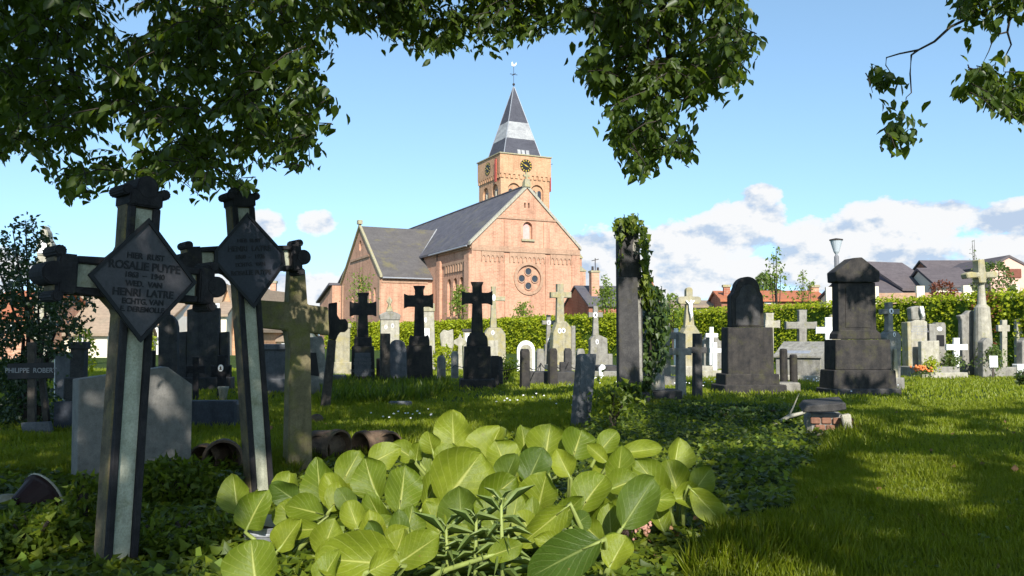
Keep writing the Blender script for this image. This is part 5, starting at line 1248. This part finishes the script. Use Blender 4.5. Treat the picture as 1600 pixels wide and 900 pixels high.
# ---- hedge
HP = [Vector((24, 11.6, 0)), Vector((17.6, 28.6, 0)), Vector((9.6, 49.9, 0)), Vector((-6, 79, 0)), Vector((-21, 96, 0))]
hg = thing('hedge', 'long clipped sunlit green hedge behind the graves with reddish patches at right', 'hedge', (0, 0, 0))
b = MB(); pts = []; nr = []; hh0 = 2.72
for a, c in zip(HP[:-1], HP[1:]):
    d = (c - a); ln = d.length; d.normalize(); sd = Vector((-d.y, d.x, 0)); sd = sd if sd.y < 0 else -sd
    q = sd * .45; b.add([a + q, c + q, c - q, a - q, a + q + Vector((0, 0, hh0 - .15)), c + q + Vector((0, 0, hh0 - .15)), c - q + Vector((0, 0, hh0 - .15)), a - q + Vector((0, 0, hh0 - .15))], [(3, 2, 1, 0), (4, 5, 6, 7), (0, 1, 5, 4), (1, 2, 6, 5), (2, 3, 7, 6), (3, 0, 4, 7)])
    m_ = int(ln * 800); t = RNG.random(m_); u = RNG.random(m_); top = RNG.random(m_) < .22
    bump = (fbm(t * ln * .9, u * 2.6) - .5) * .5
    A, D_, S_ = np.array(a), np.array(d), np.array(sd)
    off_ = np.where(top, RNG.uniform(-.55, .55, m_), .5 + bump + RNG.normal(0, .05, m_)); z = np.where(top, hh0 + bump * .7 + RNG.normal(0, .07, m_), u * hh0)
    pts.append(A + D_ * (t * ln)[:, None] + S_ * off_[:, None] + np.array([0, 0, 1]) * z[:, None])
    nr.append(np.where(top[:, None], np.array([[0, 0, 1.]]), S_[None] * 1.0 + np.array([[0, 0, .5]])))
b.build('hedge_core', M['hedge_in'], hg)
pts, nr = np.concatenate(pts), np.concatenate(nr); n = len(pts); d = rand_unit(n); d[:, 2] -= .3
L = RNG.uniform(.10, .22, n) * np.clip(pts[:, 1] / 55, .75, 1.5); v, f = leaf_verts(pts, d, nr + rand_unit(n) * .45, L, L * .75, 'kite')
npmesh('hedge_foliage', v, f, M['hedge'], hg)
px, py, _ = proj(pts); k = (RNG.random(n) < .9) & (((px - 1545) / 34) ** 2 + ((py - 500) / 60) ** 2 < fbm(px / 14, py / 14) * 1.2) & (fbm(px / 9, py / 9) > .54)
v, f = leaf_verts(pts[k] + nr[k] * .07, d[k], nr[k] + rand_unit(k.sum()) * .5, L[k], L[k] * .75, 'kite'); npmesh('copper_foliage', v, f, M['red_leaf'], hg)

# ---- shrubs and saplings
def shrub(name, label, cat, pxc, top, bot, wpx, Y, n, size, mat, shape='ovate', stems=4, sparse=False, prof=None):
    k = K(Y); s = S(name, label, cat, pxc, Y, 0); z1 = H + (530 - top) * k; z0 = max(0, H + (530 - bot) * k); w = wpx * k / 2
    b = MB(); P_ = []
    for i in range(stems):
        a = random.uniform(0, 2 * PI); r = w * random.uniform(.2, .8); zt = z0 + (z1 - z0) * random.uniform(.7, 1)
        q = [Vector((0, 0, -.05)), Vector((r * .4 * math.cos(a), r * .4 * math.sin(a), zt * .5)), Vector((r * math.cos(a), r * math.sin(a), zt))]
        if i == 0: q[2] = Vector((random.uniform(-.1, .1) * w, 0, z1))
        b.tube(q, [.03 + .004 * z1, .02 + .002 * z1, .008], 6); P_.append(q)
    b.build('stems', M['bark'], s.root)
    if sparse:
        pts = []
        for _ in range(n):
            q = random.choice(P_); t = random.uniform(.25, 1.0) ; v = q[1].lerp(q[2], t) if t > .3 else q[0].lerp(q[1], t + .5)
            sp = w * .55 * (1.15 - t) + .05; pts.append((v.x + random.gauss(0, sp), v.y + random.gauss(0, sp), max(z0, v.z + random.gauss(0, sp * .8))))
        pts = np.array(pts)
    else:
        u = RNG.random(n); a = RNG.random(n) * 2 * PI; pr = prof or (lambda u: np.sin(PI * (.12 + .8 * u)) ** .7)
        lump = .72 + .55 * fbm(a * 1.6 + pxc, u * 4.); r = w * pr(u) * lump * RNG.uniform(.45, 1, n) ** .5
        pts = np.stack([r * np.cos(a), r * np.sin(a), z0 + (z1 - z0) * u * (.9 + .16 * fbm(a * 2, u * 3 + pxc))], 1)
    leaves_obj('foliage', M[mat], s.root, pts, size, .5, shape, .3, .5); return s
shrub('sapling', 'tall thin leafy sapling rising above the hedge right of the round-topped headstone', 'tree', 1216, 386, 500, 40, 47, 300, .22, 'shrub', 'kite', 6, True)
shrub('sapling', 'second smaller thin sapling above the hedge left of the tallest headstone', 'tree', 1258, 424, 500, 36, 47, 260, .2, 'shrub', 'kite', 5, True)
shrub('round_tree', 'small round dark green tree behind the red-tiled house', 'tree', 1196, 428, 475, 34, 82, 1300, .4, 'mixed', 'kite', 3)
shrub('shrub', 'loose green shrub behind the round-column monument cross', 'shrub', 1556, 408, 475, 62, 38, 900, .2, 'mixed', 'kite', 5)
shrub('sapling', 'bare-topped sapling sticking up behind the yellow cross of the round-column monument', 'tree', 1529, 374, 470, 20, 40, 60, .14, 'mixed', 'kite', 4, True)
shrub('shrub', 'dark red copper shrub on top of the hedge at right', 'shrub', 1476, 440, 470, 40, 50, 420, .22, 'red_leaf', 'kite', 3)
shrub('shrub', 'sunlit green shrub above the hedge just right of the ivy stump', 'shrub', 1052, 458, 510, 30, 46, 500, .2, 'shrub', 'kite', 4)
shrub('shrub', 'yellow-green shrub above the hedge in front of the grey-roofed chimney house', 'shrub', 947, 432, 505, 42, 70, 700, .28, 'shrub', 'kite', 5, True)
shrub('shrub', 'low sunlit shrub against the church front below the rose window', 'shrub', 822, 474, 508, 40, 82, 420, .3, 'shrub', 'kite', 5, True)
shrub('climbing_shrub', 'climbing shrub against the church south wall beside the lancet windows', 'shrub', 718, 446, 512, 34, 88, 700, .32, 'shrub', 'kite', 6, True)
shrub('sapling', 'leafy sapling before the transept gable behind the leftmost black cross', 'tree', 560, 416, 512, 44, 84, 420, .30, 'shrub', 'kite', 7, True)
shrub('shrub', 'low bright shrub between the middle and darkest black crosses', 'shrub', 693, 541, 576, 34, 29, 700, .12, 'hedge', 'kite', 4)
shrub('shrub', 'grey-green rose bush inside the round-column monument kerb', 'shrub', 1549, 538, 590, 40, 25, 700, .1, 'mixed', 'kite', 5, True)
shrub('shrub', 'loose grey-green plant right of the stone trough grave', 'shrub', 1486, 556, 592, 34, 25.2, 420, .11, 'mixed', 'kite', 5, True)
shrub('shrub', 'green plant in the grass beside the trough grave, left of the grey-green plant', 'shrub', 1456, 562, 582, 22, 24.4, 260, .09, 'hedge', 'kite', 4, True)
shrub('shrub', 'small bright bush behind the disc-headed post', 'shrub', 231, 520, 548, 22, 34, 420, .14, 'hedge', 'kite', 4)
shrub('shrub', 'bright green bush behind the dark pedestal stone at the left', 'shrub', 128, 515, 600, 40, 24, 600, .12, 'hedge', 'kite', 4)
shrub('shrub', 'small dark shrub cut by the right edge of the lawn', 'shrub', 1602, 578, 612, 26, 20.5, 420, .09, 'ivy_dark', 'kite', 4)
shrub('shrub', 'low green plants at the foot of the darkest black cross, right side', 'shrub', 790, 566, 600, 40, 22, 420, .09, 'hedge', 'kite', 5, True)
b = MB(); s = S('flower_bunch', 'small orange and red flower bunch in front of the stone trough', 'flowers', 1440, 24.3, 0)
for i in range(40): b.ball((random.gauss(0, .14), random.gauss(0, .08), .22 + random.random() * .16), .035, 6, 4)
b.build('blossoms', plain('orange_petals', (.62, .18, .05), .6, .4, 40), s.root); leaves_obj('foliage', M['mixed'], s.root, np.stack([RNG.normal(0, .16, 120), RNG.normal(0, .08, 120), RNG.uniform(.0, .26, 120)], 1), .09, .5, 'kite')
# left bush
s = S('bush', 'tall dark small-leaved bush at the left edge over the name board cross', 'bush', 40, 11.3, 0)
poly = [(-60, 360), (0, 372), (22, 350), (40, 334), (62, 350), (80, 372), (70, 398), (52, 420), (70, 448), (92, 440), (146, 448), (150, 482), (122, 520), (98, 552), (76, 566), (84, 610), (100, 640), (96, 668), (60, 664), (-60, 692)]
n = 30000; x, y = RNG.uniform(-60, 150, n), RNG.uniform(330, 692, n); dens = np.clip(.25 + (y - 340) / 170, .2, 1) * np.clip(1.25 - np.maximum(x - 60, 0) / 110, .3, 1)
k = inpoly(x + RNG.normal(0, 6, n), y + RNG.normal(0, 6, n), poly) & (fbm(x / 22, y / 22) > .36) & (RNG.random(n) < dens * .8); x, y = x[k], y[k]
yy = RNG.uniform(10.8, 12.6, len(x)); pts = np.array([tuple(P(a, c, d)) for a, c, d in zip(x, y, yy)]) - np.array(s.root.location); pts[:, 2] = np.maximum(pts[:, 2], .02)
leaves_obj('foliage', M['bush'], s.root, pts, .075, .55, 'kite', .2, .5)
for tx, ty in ((40, 345), (74, 372), (20, 360), (110, 460), (140, 470), (60, 440), (-10, 400), (86, 520)):
    q = P(tx, ty, 11.6) - s.root.location; b = MB(); b.tube([Vector((random.gauss(0, .12), random.gauss(.1, .1), -.05)), Vector((q.x * .3 + random.gauss(0, .06), .2, q.z * .5)), Vector(q)], [.035, .022, .006], 6); b.build('stem', M['twig'], s.root)
# ivy on the pillar and the stump
def ivyplant(label, Y, parts, n, size, mat='ivy_dark'):
    s = S('ivy_plant', label, "ivy", parts[0][0][0][0], Y, 0); ps = []
    for poly, ya, yb, share in parts:
        xs = [q[0] for q in poly]; ys = [q[1] for q in poly]; m_ = int(n * share); x, y = RNG.uniform(min(xs) - 4, max(xs) + 4, m_), RNG.uniform(min(ys) - 4, max(ys) + 4, m_)
        k = inpoly(x + RNG.normal(0, 2, m_), y + RNG.normal(0, 2, m_), poly); ps += [tuple(P(a, c, random.uniform(ya, yb))) for a, c in zip(x[k], y[k])]
    pts = np.array(ps) - np.array(s.root.location); pts[:, 2] = np.maximum(pts[:, 2], .02)
    leaves_obj('foliage', M[mat], s.root, pts, size, .9, 'ivy', .6, .3, dirs=np.tile(np.array([[0, -.4, -.3]]), (len(pts), 1))); 
    b = MB(); b.tube([Vector((.1, 0, -.05)), Vector((.14, .02, 1.0)), Vector((.05, .02, 2.0)), Vector((.1, .02, 2.9))], [.03, .025, .02, .012], 6); b.build('vine_stem', M['bark'], s.root); return s
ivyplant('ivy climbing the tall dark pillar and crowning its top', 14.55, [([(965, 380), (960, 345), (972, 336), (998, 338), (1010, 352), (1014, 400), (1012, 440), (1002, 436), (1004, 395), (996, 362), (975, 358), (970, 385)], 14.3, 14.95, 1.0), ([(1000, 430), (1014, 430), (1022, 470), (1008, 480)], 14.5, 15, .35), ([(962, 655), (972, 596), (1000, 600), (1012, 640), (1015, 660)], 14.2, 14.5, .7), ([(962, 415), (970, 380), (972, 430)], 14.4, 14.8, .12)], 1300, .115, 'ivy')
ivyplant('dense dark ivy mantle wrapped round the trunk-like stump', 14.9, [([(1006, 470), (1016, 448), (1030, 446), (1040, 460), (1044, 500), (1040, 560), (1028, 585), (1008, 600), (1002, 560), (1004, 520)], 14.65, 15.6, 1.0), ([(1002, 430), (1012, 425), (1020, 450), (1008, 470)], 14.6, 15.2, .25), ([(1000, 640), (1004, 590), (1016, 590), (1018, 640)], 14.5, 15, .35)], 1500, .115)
shrub('ivy_clump', 'sunlit ivy clump at the foot of the short leaning grey post', 'ivy', 955, 612, 690, 74, 10.6, 480, .085, 'ivy', 'ivy', 6, True)
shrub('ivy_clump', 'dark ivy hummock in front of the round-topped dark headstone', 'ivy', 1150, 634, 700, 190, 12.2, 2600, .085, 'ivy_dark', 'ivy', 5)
shrub('ivy_clump', 'bright ivy hummock left of the broken brick tomb', 'ivy', 1252, 646, 700, 60, 11.6, 700, .08, 'ivy', 'ivy', 5)
shrub('ivy_clump', 'shaded ivy hummock under the granite slab and nearest cross', 'ivy', 270, 716, 830, 150, 5.9, 1500, .07, 'ivy', 'ivy', 6)
shrub('ivy_clump', 'sunlit weeds at the left side of the nearest cross foot', 'ivy', 128, 738, 850, 46, 5.0, 420, .055, 'ivy', 'ivy', 5)
shrub('ivy_clump', 'dark ivy hummock at the lower left corner', 'ivy', 50, 800, 900, 150, 4.6, 1300, .065, 'ivy', 'ivy', 6)
shrub('ivy_clump', 'weedy hummock right of the nearest cross foot', 'ivy', 290, 810, 900, 190, 4.7, 1500, .055, 'ivy', 'ivy', 6)

# ---- broad-leaved plants (the sunlit clump in front)
def broadleaf_mat(name, a, b_, vein):
    m = N(name); uv = m.t.nodes.new('ShaderNodeUVMap'); sx = m.t.nodes.new('ShaderNodeSeparateXYZ'); m.l(uv.outputs[0], sx.inputs[0])
    u = m.math('ABSOLUTE', m.math('SUBTRACT', sx.outputs[0], .5)); v = sx.outputs[1]
    wob = m.math('MULTIPLY', m.noise(m.pos(), 30, 3), .22)
    t = m.math('SUBTRACT', v, m.math('MULTIPLY', m.math('POWER', m.math('MULTIPLY', u, 2), .75), .42))
    lat = m.math('ABSOLUTE', m.math('SUBTRACT', m.math('FRACT', m.math('ADD', m.math('MULTIPLY', t, 7.5), wob)), .5))       # 0.5 at the vein
    lv = m.ramp(lat, [(.40, (0, 0, 0)), (.5, (1, 1, 1))])
    mv = m.ramp(m.math('DIVIDE', u, m.math('SUBTRACT', 1.15, v)), [(.015, (1, 1, 1)), (.05, (0, 0, 0))])
    vm = m.math('MAXIMUM', m.math('MULTIPLY', lv, .38), mv)
    oi = m.t.nodes.new('ShaderNodeObjectInfo')
    base = m.mix(oi.outputs['Random'], a, b_); base = m.mix(m.ramp(m.noise(m.pos(), 9, 5, .7), [(.35, (0, 0, 0)), (.7, (.55, .55, .55))]), base, tuple(x * .62 for x in a))
    col = m.mix(m.math('MULTIPLY', vm, .6), base, vein)
    net = m.noise(m.pos(), 60, 4, .7)
    h_ = m.math('ADD', m.math('MULTIPLY', vm, -.6), m.math('MULTIPLY', net, .8))
    spot = m.ramp(m.noise(m.pos(), 26, 3, .8), [(.68, (0, 0, 0)), (.74, (.8, .8, .8))]); col = m.mix(spot, col, (.16, .10, .03))
    bs = m.bsdf(col, .46, h_, .4, .012, .32)
    tr = m.t.nodes.new('ShaderNodeBsdfTranslucent'); m.l(m.mix(.5, col, (.55, .60, .03)), tr.inputs['Color'])
    mx = m.t.nodes.new('ShaderNodeMixShader'); mx.inputs[0].default_value = .28; m.l(bs.outputs[0], mx.inputs[1]); m.l(tr.outputs[0], mx.inputs[2]); m.l(mx.outputs[0], m.out.inputs['Surface']); return m.m
M['broad'] = broadleaf_mat('broad_green_leaf', (.095, .140, .008), (.220, .258, .020), (.44, .45, .12))
M['broad_old'] = broadleaf_mat('dark_old_leaf', (.05, .09, .010), (.09, .13, .014), (.24, .28, .08))
M['petiole'] = plain('leaf_stalk', (.20, .24, .06), .5, .2, 10)
def leaf_surface(L, W, cup, bend, wave, ph):
    nu, nv = 8, 12; vs, uv, fs = [], [], []
    for j in range(nv + 1):
        v = j / nv; w = (math.sin(PI * min(1, v ** .85)) ** .62) if v < 1 else 0; w = w * (.86 + .25 * v) if 0 < v < 1 else .02
        for i in range(nu + 1):
            u = i / nu * 2 - 1; e = 1 + .05 * math.sin(9 * v + ph + (3 if u > 0 else 0)) * abs(u)
            x = u * w * W / 2 * e; y = v * L + .03 * L * math.sin(6 * v + ph) * abs(u)
            z = cup * W * (u * u) * w - bend * L * v * v + wave * W * math.sin(v * 8 + ph + u * 1.5) * abs(u) ** 1.5 - .03 * W * math.exp(-(u * 7) ** 2)
            z += .012 * W * math.cos((v - .42 * abs(u) ** .75) * 7.5 * 2 * PI) * min(1, abs(u) * 2)
            vs.append((x, y, z)); uv.append((i / nu, v))
    for j in range(nv):
        for i in range(nu): a = j * (nu + 1) + i; fs.append((a, a + 1, a + nu + 2, a + nu + 1))
    return vs, uv, fs
PLANTS = []
for lab, gx, gy in (('leftmost broad-leaved plant below the leaning plaque cross', 405, 4.9), ('broad-leaved plant in front of the mossy cross', 505, 5.9), ('front broad-leaved plant with big pale leaves at the bottom edge', 560, 4.4), ('broad-leaved plant with two tall upright leaves left of centre', 625, 5.6),
                    ('back broad-leaved plant with the tallest rounded leaves', 725, 6.6), ('middle broad-leaved plant behind the narrow-leaved weed stems', 760, 5.2), ('back right broad-leaved plant with half shaded leaves before the short leaning post', 885, 6.5), ('broad-leaved plant with dull pink flower heads right of centre', 930, 4.9), ('rightmost broad-leaved plant with blue-sheened drooping leaves', 1060, 5.7)):
    PLANTS.append(S('broad_leaved_plant', lab, 'plant', gx, gy * .89, 0, 'broad-leaved plants in the front bed'))
def add_leaf(cx, cy, lp, wp, ang, Y, tilt=.35, roll=0, mat='broad'):
    """blade of a broad leaf: middle in the photo, length and width in pixels, tip angle (0 right, 90 up), lean back"""
    k = K(Y); L, W = lp * k, wp * k; c_ = P(cx, cy, Y); a = R(ang)
    d = Vector((math.cos(a), tilt, math.sin(a))).normalized(); nrm = Vector((roll, -1, .45)); sd = d.cross(nrm).normalized(); nn = sd.cross(d).normalized()
    base = c_ - d * L * .5
    if base.z < .05: base.z = .05
    vs, uv, fs = leaf_surface(L, W, random.uniform(.08, .38), random.uniform(-.15, .3), random.uniform(.04, .11), random.uniform(0, 6))
    root = min(PLANTS, key=lambda q: (q.X - base.x) ** 2 + .6 * (q.Y - base.y) ** 2).root; o = root.location
    W3 = np.array([tuple(base + sd * x + d * y + nn * z - o) for x, y, z in vs]); W3[:, 2] = np.maximum(W3[:, 2], .015)
    if mat == 'broad' and random.random() < .1: mat = 'broad_old'
    lf = npmesh('leaf', W3, [np.array(fs)], M[mat], root, uv, True)
    g0 = Vector((o.x + (base.x - o.x) * .35, base.y + .06 + (o.y - base.y) * .3, -.02)); mid = (g0 + base) / 2 + Vector((0, .02, .03)) - d * L * .08
    b = MB(); b.tube([g0 - o, mid - o, base - d * .01 - o, base + d * L * .25 + nn * -.008 - o], [.016, .013, .011, .004], 7); b.build('stalk', M['petiole'], lf, smooth=True)
LV = [(708, 675, 64, 66, 92, 6.9), (766, 695, 56, 64, 80, 6.7), (856, 690, 58, 60, 70, 6.7), (903, 693, 56, 60, 66, 6.6), (672, 692, 42, 40, 100, 6.6), (652, 706, 34, 30, 95, 6.4), (630, 705, 40, 30, 150, 6.6), (577, 747, 76, 66, 108, 5.9), (630, 762, 92, 74, 96, 5.5), (722, 748, 84, 84, 62, 5.9), (496, 750, 70, 60, 110, 6.1), (527, 772, 62, 44, 120, 5.9),
      (396, 800, 76, 66, 62, 5.2), (368, 772, 62, 50, 100, 5.4), (476, 796, 76, 46, 170, 5.3), (462, 828, 84, 34, 195, 5.0), (552, 806, 42, 34, 120, 5.1), (592, 822, 84, 42, 12, 5.0), (640, 818, 66, 52, 70, 5.0), (395, 882, 80, 84, 84, 4.35), (560, 876, 132, 74, 172, 4.4), (512, 888, 60, 40, 60, 4.35), (600, 880, 66, 54, 40, 4.35),
      (792, 740, 54, 40, 60, 5.9), (780, 768, 62, 50, 40, 5.7), (803, 803, 62, 44, 70, 5.3), (846, 768, 56, 50, 80, 5.5), (925, 768, 76, 66, 50, 5.3), (886, 800, 88, 46, 40, 5.1), (995, 790, 100, 62, 56, 4.9), (880, 872, 112, 66, 200, 4.45), (966, 862, 54, 46, 60, 4.5), (850, 822, 118, 50, 220, 4.8), (1052, 746, 66, 58, 100, 5.9), (1016, 745, 76, 50, 120, 5.8), (1056, 712, 46, 42, 80, 6.2), (1096, 752, 60, 52, 50, 5.8), (1106, 792, 74, 44, -38, 5.5),
      (968, 728, 66, 44, 70, 5.9), (1002, 704, 62, 28, 8, 6.2), (932, 708, 50, 30, 150, 6.2), (836, 728, 50, 44, 88, 6.0), (880, 724, 50, 46, 110, 6.1), (784, 712, 46, 50, 100, 6.3), (910, 812, 52, 40, 30, 4.9), (720, 800, 66, 56, 80, 5.3), (680, 800, 60, 44, 130, 5.3), (548, 730, 50, 40, 60, 6.3), (600, 712, 54, 40, 40, 6.4), (740, 720, 44, 40, 120, 6.3), (700, 716, 50, 44, 70, 6.3),
      (445, 770, 48, 40, 140, 5.6), (1080, 776, 52, 40, 0, 5.6), (865, 850, 66, 40, 160, 4.7), (655, 858, 70, 46, 30, 4.6), (700, 850, 56, 40, 90, 4.7), (790, 860, 70, 44, 20, 4.6), (975, 755, 52, 46, 30, 5.5), (820, 690, 40, 36, 100, 6.8), (950, 690, 44, 36, 40, 6.5), (760, 800, 60, 50, 110, 5.2), (1028, 780, 60, 44, 10, 5.4)]
for q in LV: g_ = random.choice((.84, .95, 1.04, 1.18)); add_leaf(q[0], q[1], q[2] * g_, q[3] * g_ * random.uniform(.92, 1.12), q[4] + random.gauss(0, 8), q[5] * (.80 if q[1] > 855 else .88), tilt=random.uniform(-.25, .6), roll=random.uniform(-.6, .6))
for _ in range(38):
    y = random.uniform(720, 850); x = random.gauss(770, 170); x = min(1090, max(450, x)); Y = 1495 / (y + 75 - 530)
    add_leaf(x, y + 12, random.uniform(44, 74), random.uniform(34, 52), random.uniform(20, 160), Y + .3, random.uniform(-.1, .8), random.uniform(-.5, .5))
# dull pink seed heads
fl = PLANTS[7].root
for cx, cy in ((940, 832), (962, 828), (978, 834), (922, 842), (950, 846), (990, 800), (1006, 822)):
    o = P(cx, cy, 4.75) - fl.location; b = MB(); b.ball((o.x, o.y, o.z), .022, 8, 6)
    for i in range(34): b.ball((o.x + random.gauss(0, .022), o.y + random.gauss(0, .02), o.z + random.gauss(0, .018)), .0075, 5, 4)
    hd_ = b.build('flower_head', M.setdefault('pinkhead', plain('dull_pink_florets', (.42, .22, .17), .8, .45, 60)), fl)
    b = MB(); b.tube([Vector((o.x * .7, o.y + .05, -.02)), Vector((o.x, o.y, o.z))], [.009, .006], 6); b.build('flower_stalk', M['petiole'], hd_)
# narrow-leaved weeds
M['weed'] = leafmat('weed_leaves', [(.16, .22, .06), (.22, .28, .09), (.13, .19, .05)], .3, (.3, .38, .08), .5, .3)
for i, (x, top, Y, lab) in enumerate(((786, 778, 3.75, 'tallest narrow-leaved weed stem in front of the broad leaves'), (742, 806, 3.8, 'middle narrow-leaved weed stem in front of the broad leaves'), (702, 820, 3.85, 'shortest narrow-leaved weed stem, left of the other two'))):
    s = S('weed', lab, 'weed', x, Y, 0, 'narrow-leaved weed stems'); zt = s.uv(x, top)[1]; b = MB(); ln = random.uniform(-.03, .03)
    b.tube([(0, 0, -.02), (ln * .5, 0, zt * .5), (ln, 0, zt)], [.011, .010, .006], 7); b.build('stem', M['petiole'], s.root, smooth=True)
    n = 40; t = np.linspace(.06, 1, n); a = np.arange(n) * 2.4; pp = np.stack([ln * t, 0 * t, zt * t], 1); up_ = np.where(t > .85, 1.3, .25)
    d = np.stack([np.cos(a), np.sin(a), up_], 1); nr = np.stack([-np.cos(a) * .15, -np.sin(a) * .15 - .7, np.ones(n)], 1); L = np.where(t > .88, .08, .15) * RNG.uniform(.7, 1.2, n)
    v, f = leaf_verts(pp, d, nr, L, L * .11, 'long', .2, .45); npmesh('narrow_leaves', v, f, M['weed'], s.root)
# ================= camera, sun, sky =================
sc = bpy.context.scene
cam = bpy.data.cameras.new('camera'); cam.sensor_width = 36; cam.lens = F / 1600 * 36; cam.clip_end = 3000; cam.clip_start = .05
co = bpy.data.objects.new('camera', cam); C.objects.link(co); co.location = (0, 0, H); co.rotation_euler = (R(90) + PITCH, 0, 0); sc.camera = co
sl = bpy.data.lights.new('sun', 'SUN'); sl.energy = 4.1; sl.angle = R(.5); sl.color = (1, .955, .88)
so = bpy.data.objects.new('sun', sl); C.objects.link(so); so.rotation_euler = SUN.to_track_quat('Z', 'Y').to_euler()
w = bpy.data.worlds.new('World'); sc.world = w; w.use_nodes = True; t = w.node_tree; t.nodes.clear()
class WN(N):
    def __init__(s, tree): s.t = tree
W_ = WN(t)
out = t.nodes.new('ShaderNodeOutputWorld'); bg = t.nodes.new('ShaderNodeBackground'); t.links.new(bg.outputs[0], out.inputs[0])
sky = t.nodes.new('ShaderNodeTexSky'); sky.sky_type = 'NISHITA'; sky.sun_disc = False; sky.sun_elevation = SUN_EL; sky.sun_rotation = PI - SUN_AZ
sky.air_density = 1.0; sky.dust_density = .35; sky.ozone_density = 1.6
tc = t.nodes.new('ShaderNodeTexCoord'); dirv = tc.outputs['Generated']
sx = t.nodes.new('ShaderNodeSeparateXYZ'); t.links.new(dirv, sx.inputs[0])
az = W_.math('ARCTAN2', sx.outputs[0], sx.outputs[1]); el = W_.math('ARCSINE', sx.outputs[2])
cb = t.nodes.new('ShaderNodeCombineXYZ'); t.links.new(az, cb.inputs[0]); t.links.new(el, cb.inputs[1]); ae = cb.outputs[0]
def scaled(v, s3):
    nd = t.nodes.new('ShaderNodeVectorMath'); nd.operation = 'MULTIPLY'; t.links.new(v, nd.inputs[0]); nd.inputs[1].default_value = s3; return nd.outputs[0]
n1 = W_.noise(scaled(ae, (1, 1.5, 1)), 15, 12, .62); n2 = W_.noise(scaled(ae, (1, 1.6, 1)), 9, 5, .55)
field = None
CL = [(1070, 385, 150, 46), (960, 400, 120, 42), (1170, 345, 62, 40), (1186, 308, 34, 24), (1120, 372, 100, 40), (1300, 372, 90, 40), (1400, 345, 120, 40), (1480, 335, 60, 26), (1330, 400, 140, 34), (1130, 425, 200, 30), (1400, 430, 260, 30), (1570, 345, 70, 26), (1600, 385, 120, 30), (900, 440, 160, 36),
      (1000, 445, 160, 30), (496, 349, 34, 22), (405, 353, 44, 22), (450, 452, 130, 34), (330, 460, 150, 26), (620, 440, 120, 22), (1750, 360, 140, 50), (-120, 420, 160, 40), (2000, 300, 200, 70), (-400, 380, 220, 60)]
for x, y, rx, ry in CL:
    d = ray(x, y); a0, e0 = math.atan2(d.x, d.y), math.asin(d.normalized().z)
    sb = t.nodes.new('ShaderNodeVectorMath'); sb.operation = 'SUBTRACT'; t.links.new(ae, sb.inputs[0]); sb.inputs[1].default_value = (a0, e0, 0)
    ml = scaled(sb.outputs[0], (F / rx, F / ry, 0)); ln = t.nodes.new('ShaderNodeVectorMath'); ln.operation = 'LENGTH'; t.links.new(ml, ln.inputs[0])
    v = W_.math('SUBTRACT', 1.0, ln.outputs['Value']); v = W_.math('MULTIPLY', v, 1.0)
    field = v if field is None else W_.math('MAXIMUM', field, v)
field = W_.math('ADD', W_.math('MAXIMUM', field, -1.2), W_.math('MULTIPLY', W_.math('SUBTRACT', n1, .5), 1.9))
mask = W_.ramp(field, [(.05, (0, 0, 0)), (.12, (.5, .5, .5)), (.21, (.92, .92, .92)), (.4, (.98, .98, .98))])
up_ = t.nodes.new('ShaderNodeVectorMath'); up_.operation = 'ADD'; t.links.new(ae, up_.inputs[0]); up_.inputs[1].default_value = (.006, .016, 0)
n1b = W_.noise(scaled(up_.outputs[0], (1, 1.5, 1)), 15, 5, .6); n1a = W_.noise(scaled(ae, (1, 1.5, 1)), 15, 5, .6)
hi = W_.ramp(W_.math('ADD', W_.math('ADD', W_.math('MULTIPLY', W_.math('SUBTRACT', n1a, n1b), 2.2), W_.math('MULTIPLY', n2, .45)), .30), [(.22, (1.75, 2.15, 2.75)), (.38, (2.5, 2.72, 3.0)), (.54, (3.2, 3.22, 3.25))])
lift = t.nodes.new('ShaderNodeVectorMath'); lift.operation = 'ADD'; t.links.new(dirv, lift.inputs[0]); lift.inputs[1].default_value = (0, 0, .17)
nv = t.nodes.new('ShaderNodeVectorMath'); nv.operation = 'NORMALIZE'; t.links.new(lift.outputs[0], nv.inputs[0]); t.links.new(nv.outputs[0], sky.inputs['Vector'])
skyc = W_.mix(1.0, sky.outputs[0], (.90, .97, .90), 'MULTIPLY')
t.links.new(W_.mix(mask, skyc, hi), bg.inputs['Color']); bg.inputs['Strength'].default_value = .15
sc.view_settings.view_transform = 'Standard'; sc.view_settings.look = 'None'; sc.view_settings.gamma = 1; sc.view_settings.exposure = 1.0; sc.view_settings.use_curve_mapping = False
sc.cycles.max_bounces = 6; sc.cycles.transparent_max_bounces = 4; sc.cycles.diffuse_bounces = 3; sc.cycles.use_adaptive_sampling = True; sc.cycles.use_denoising = True
sc.cycles.sample_clamp_indirect = 6
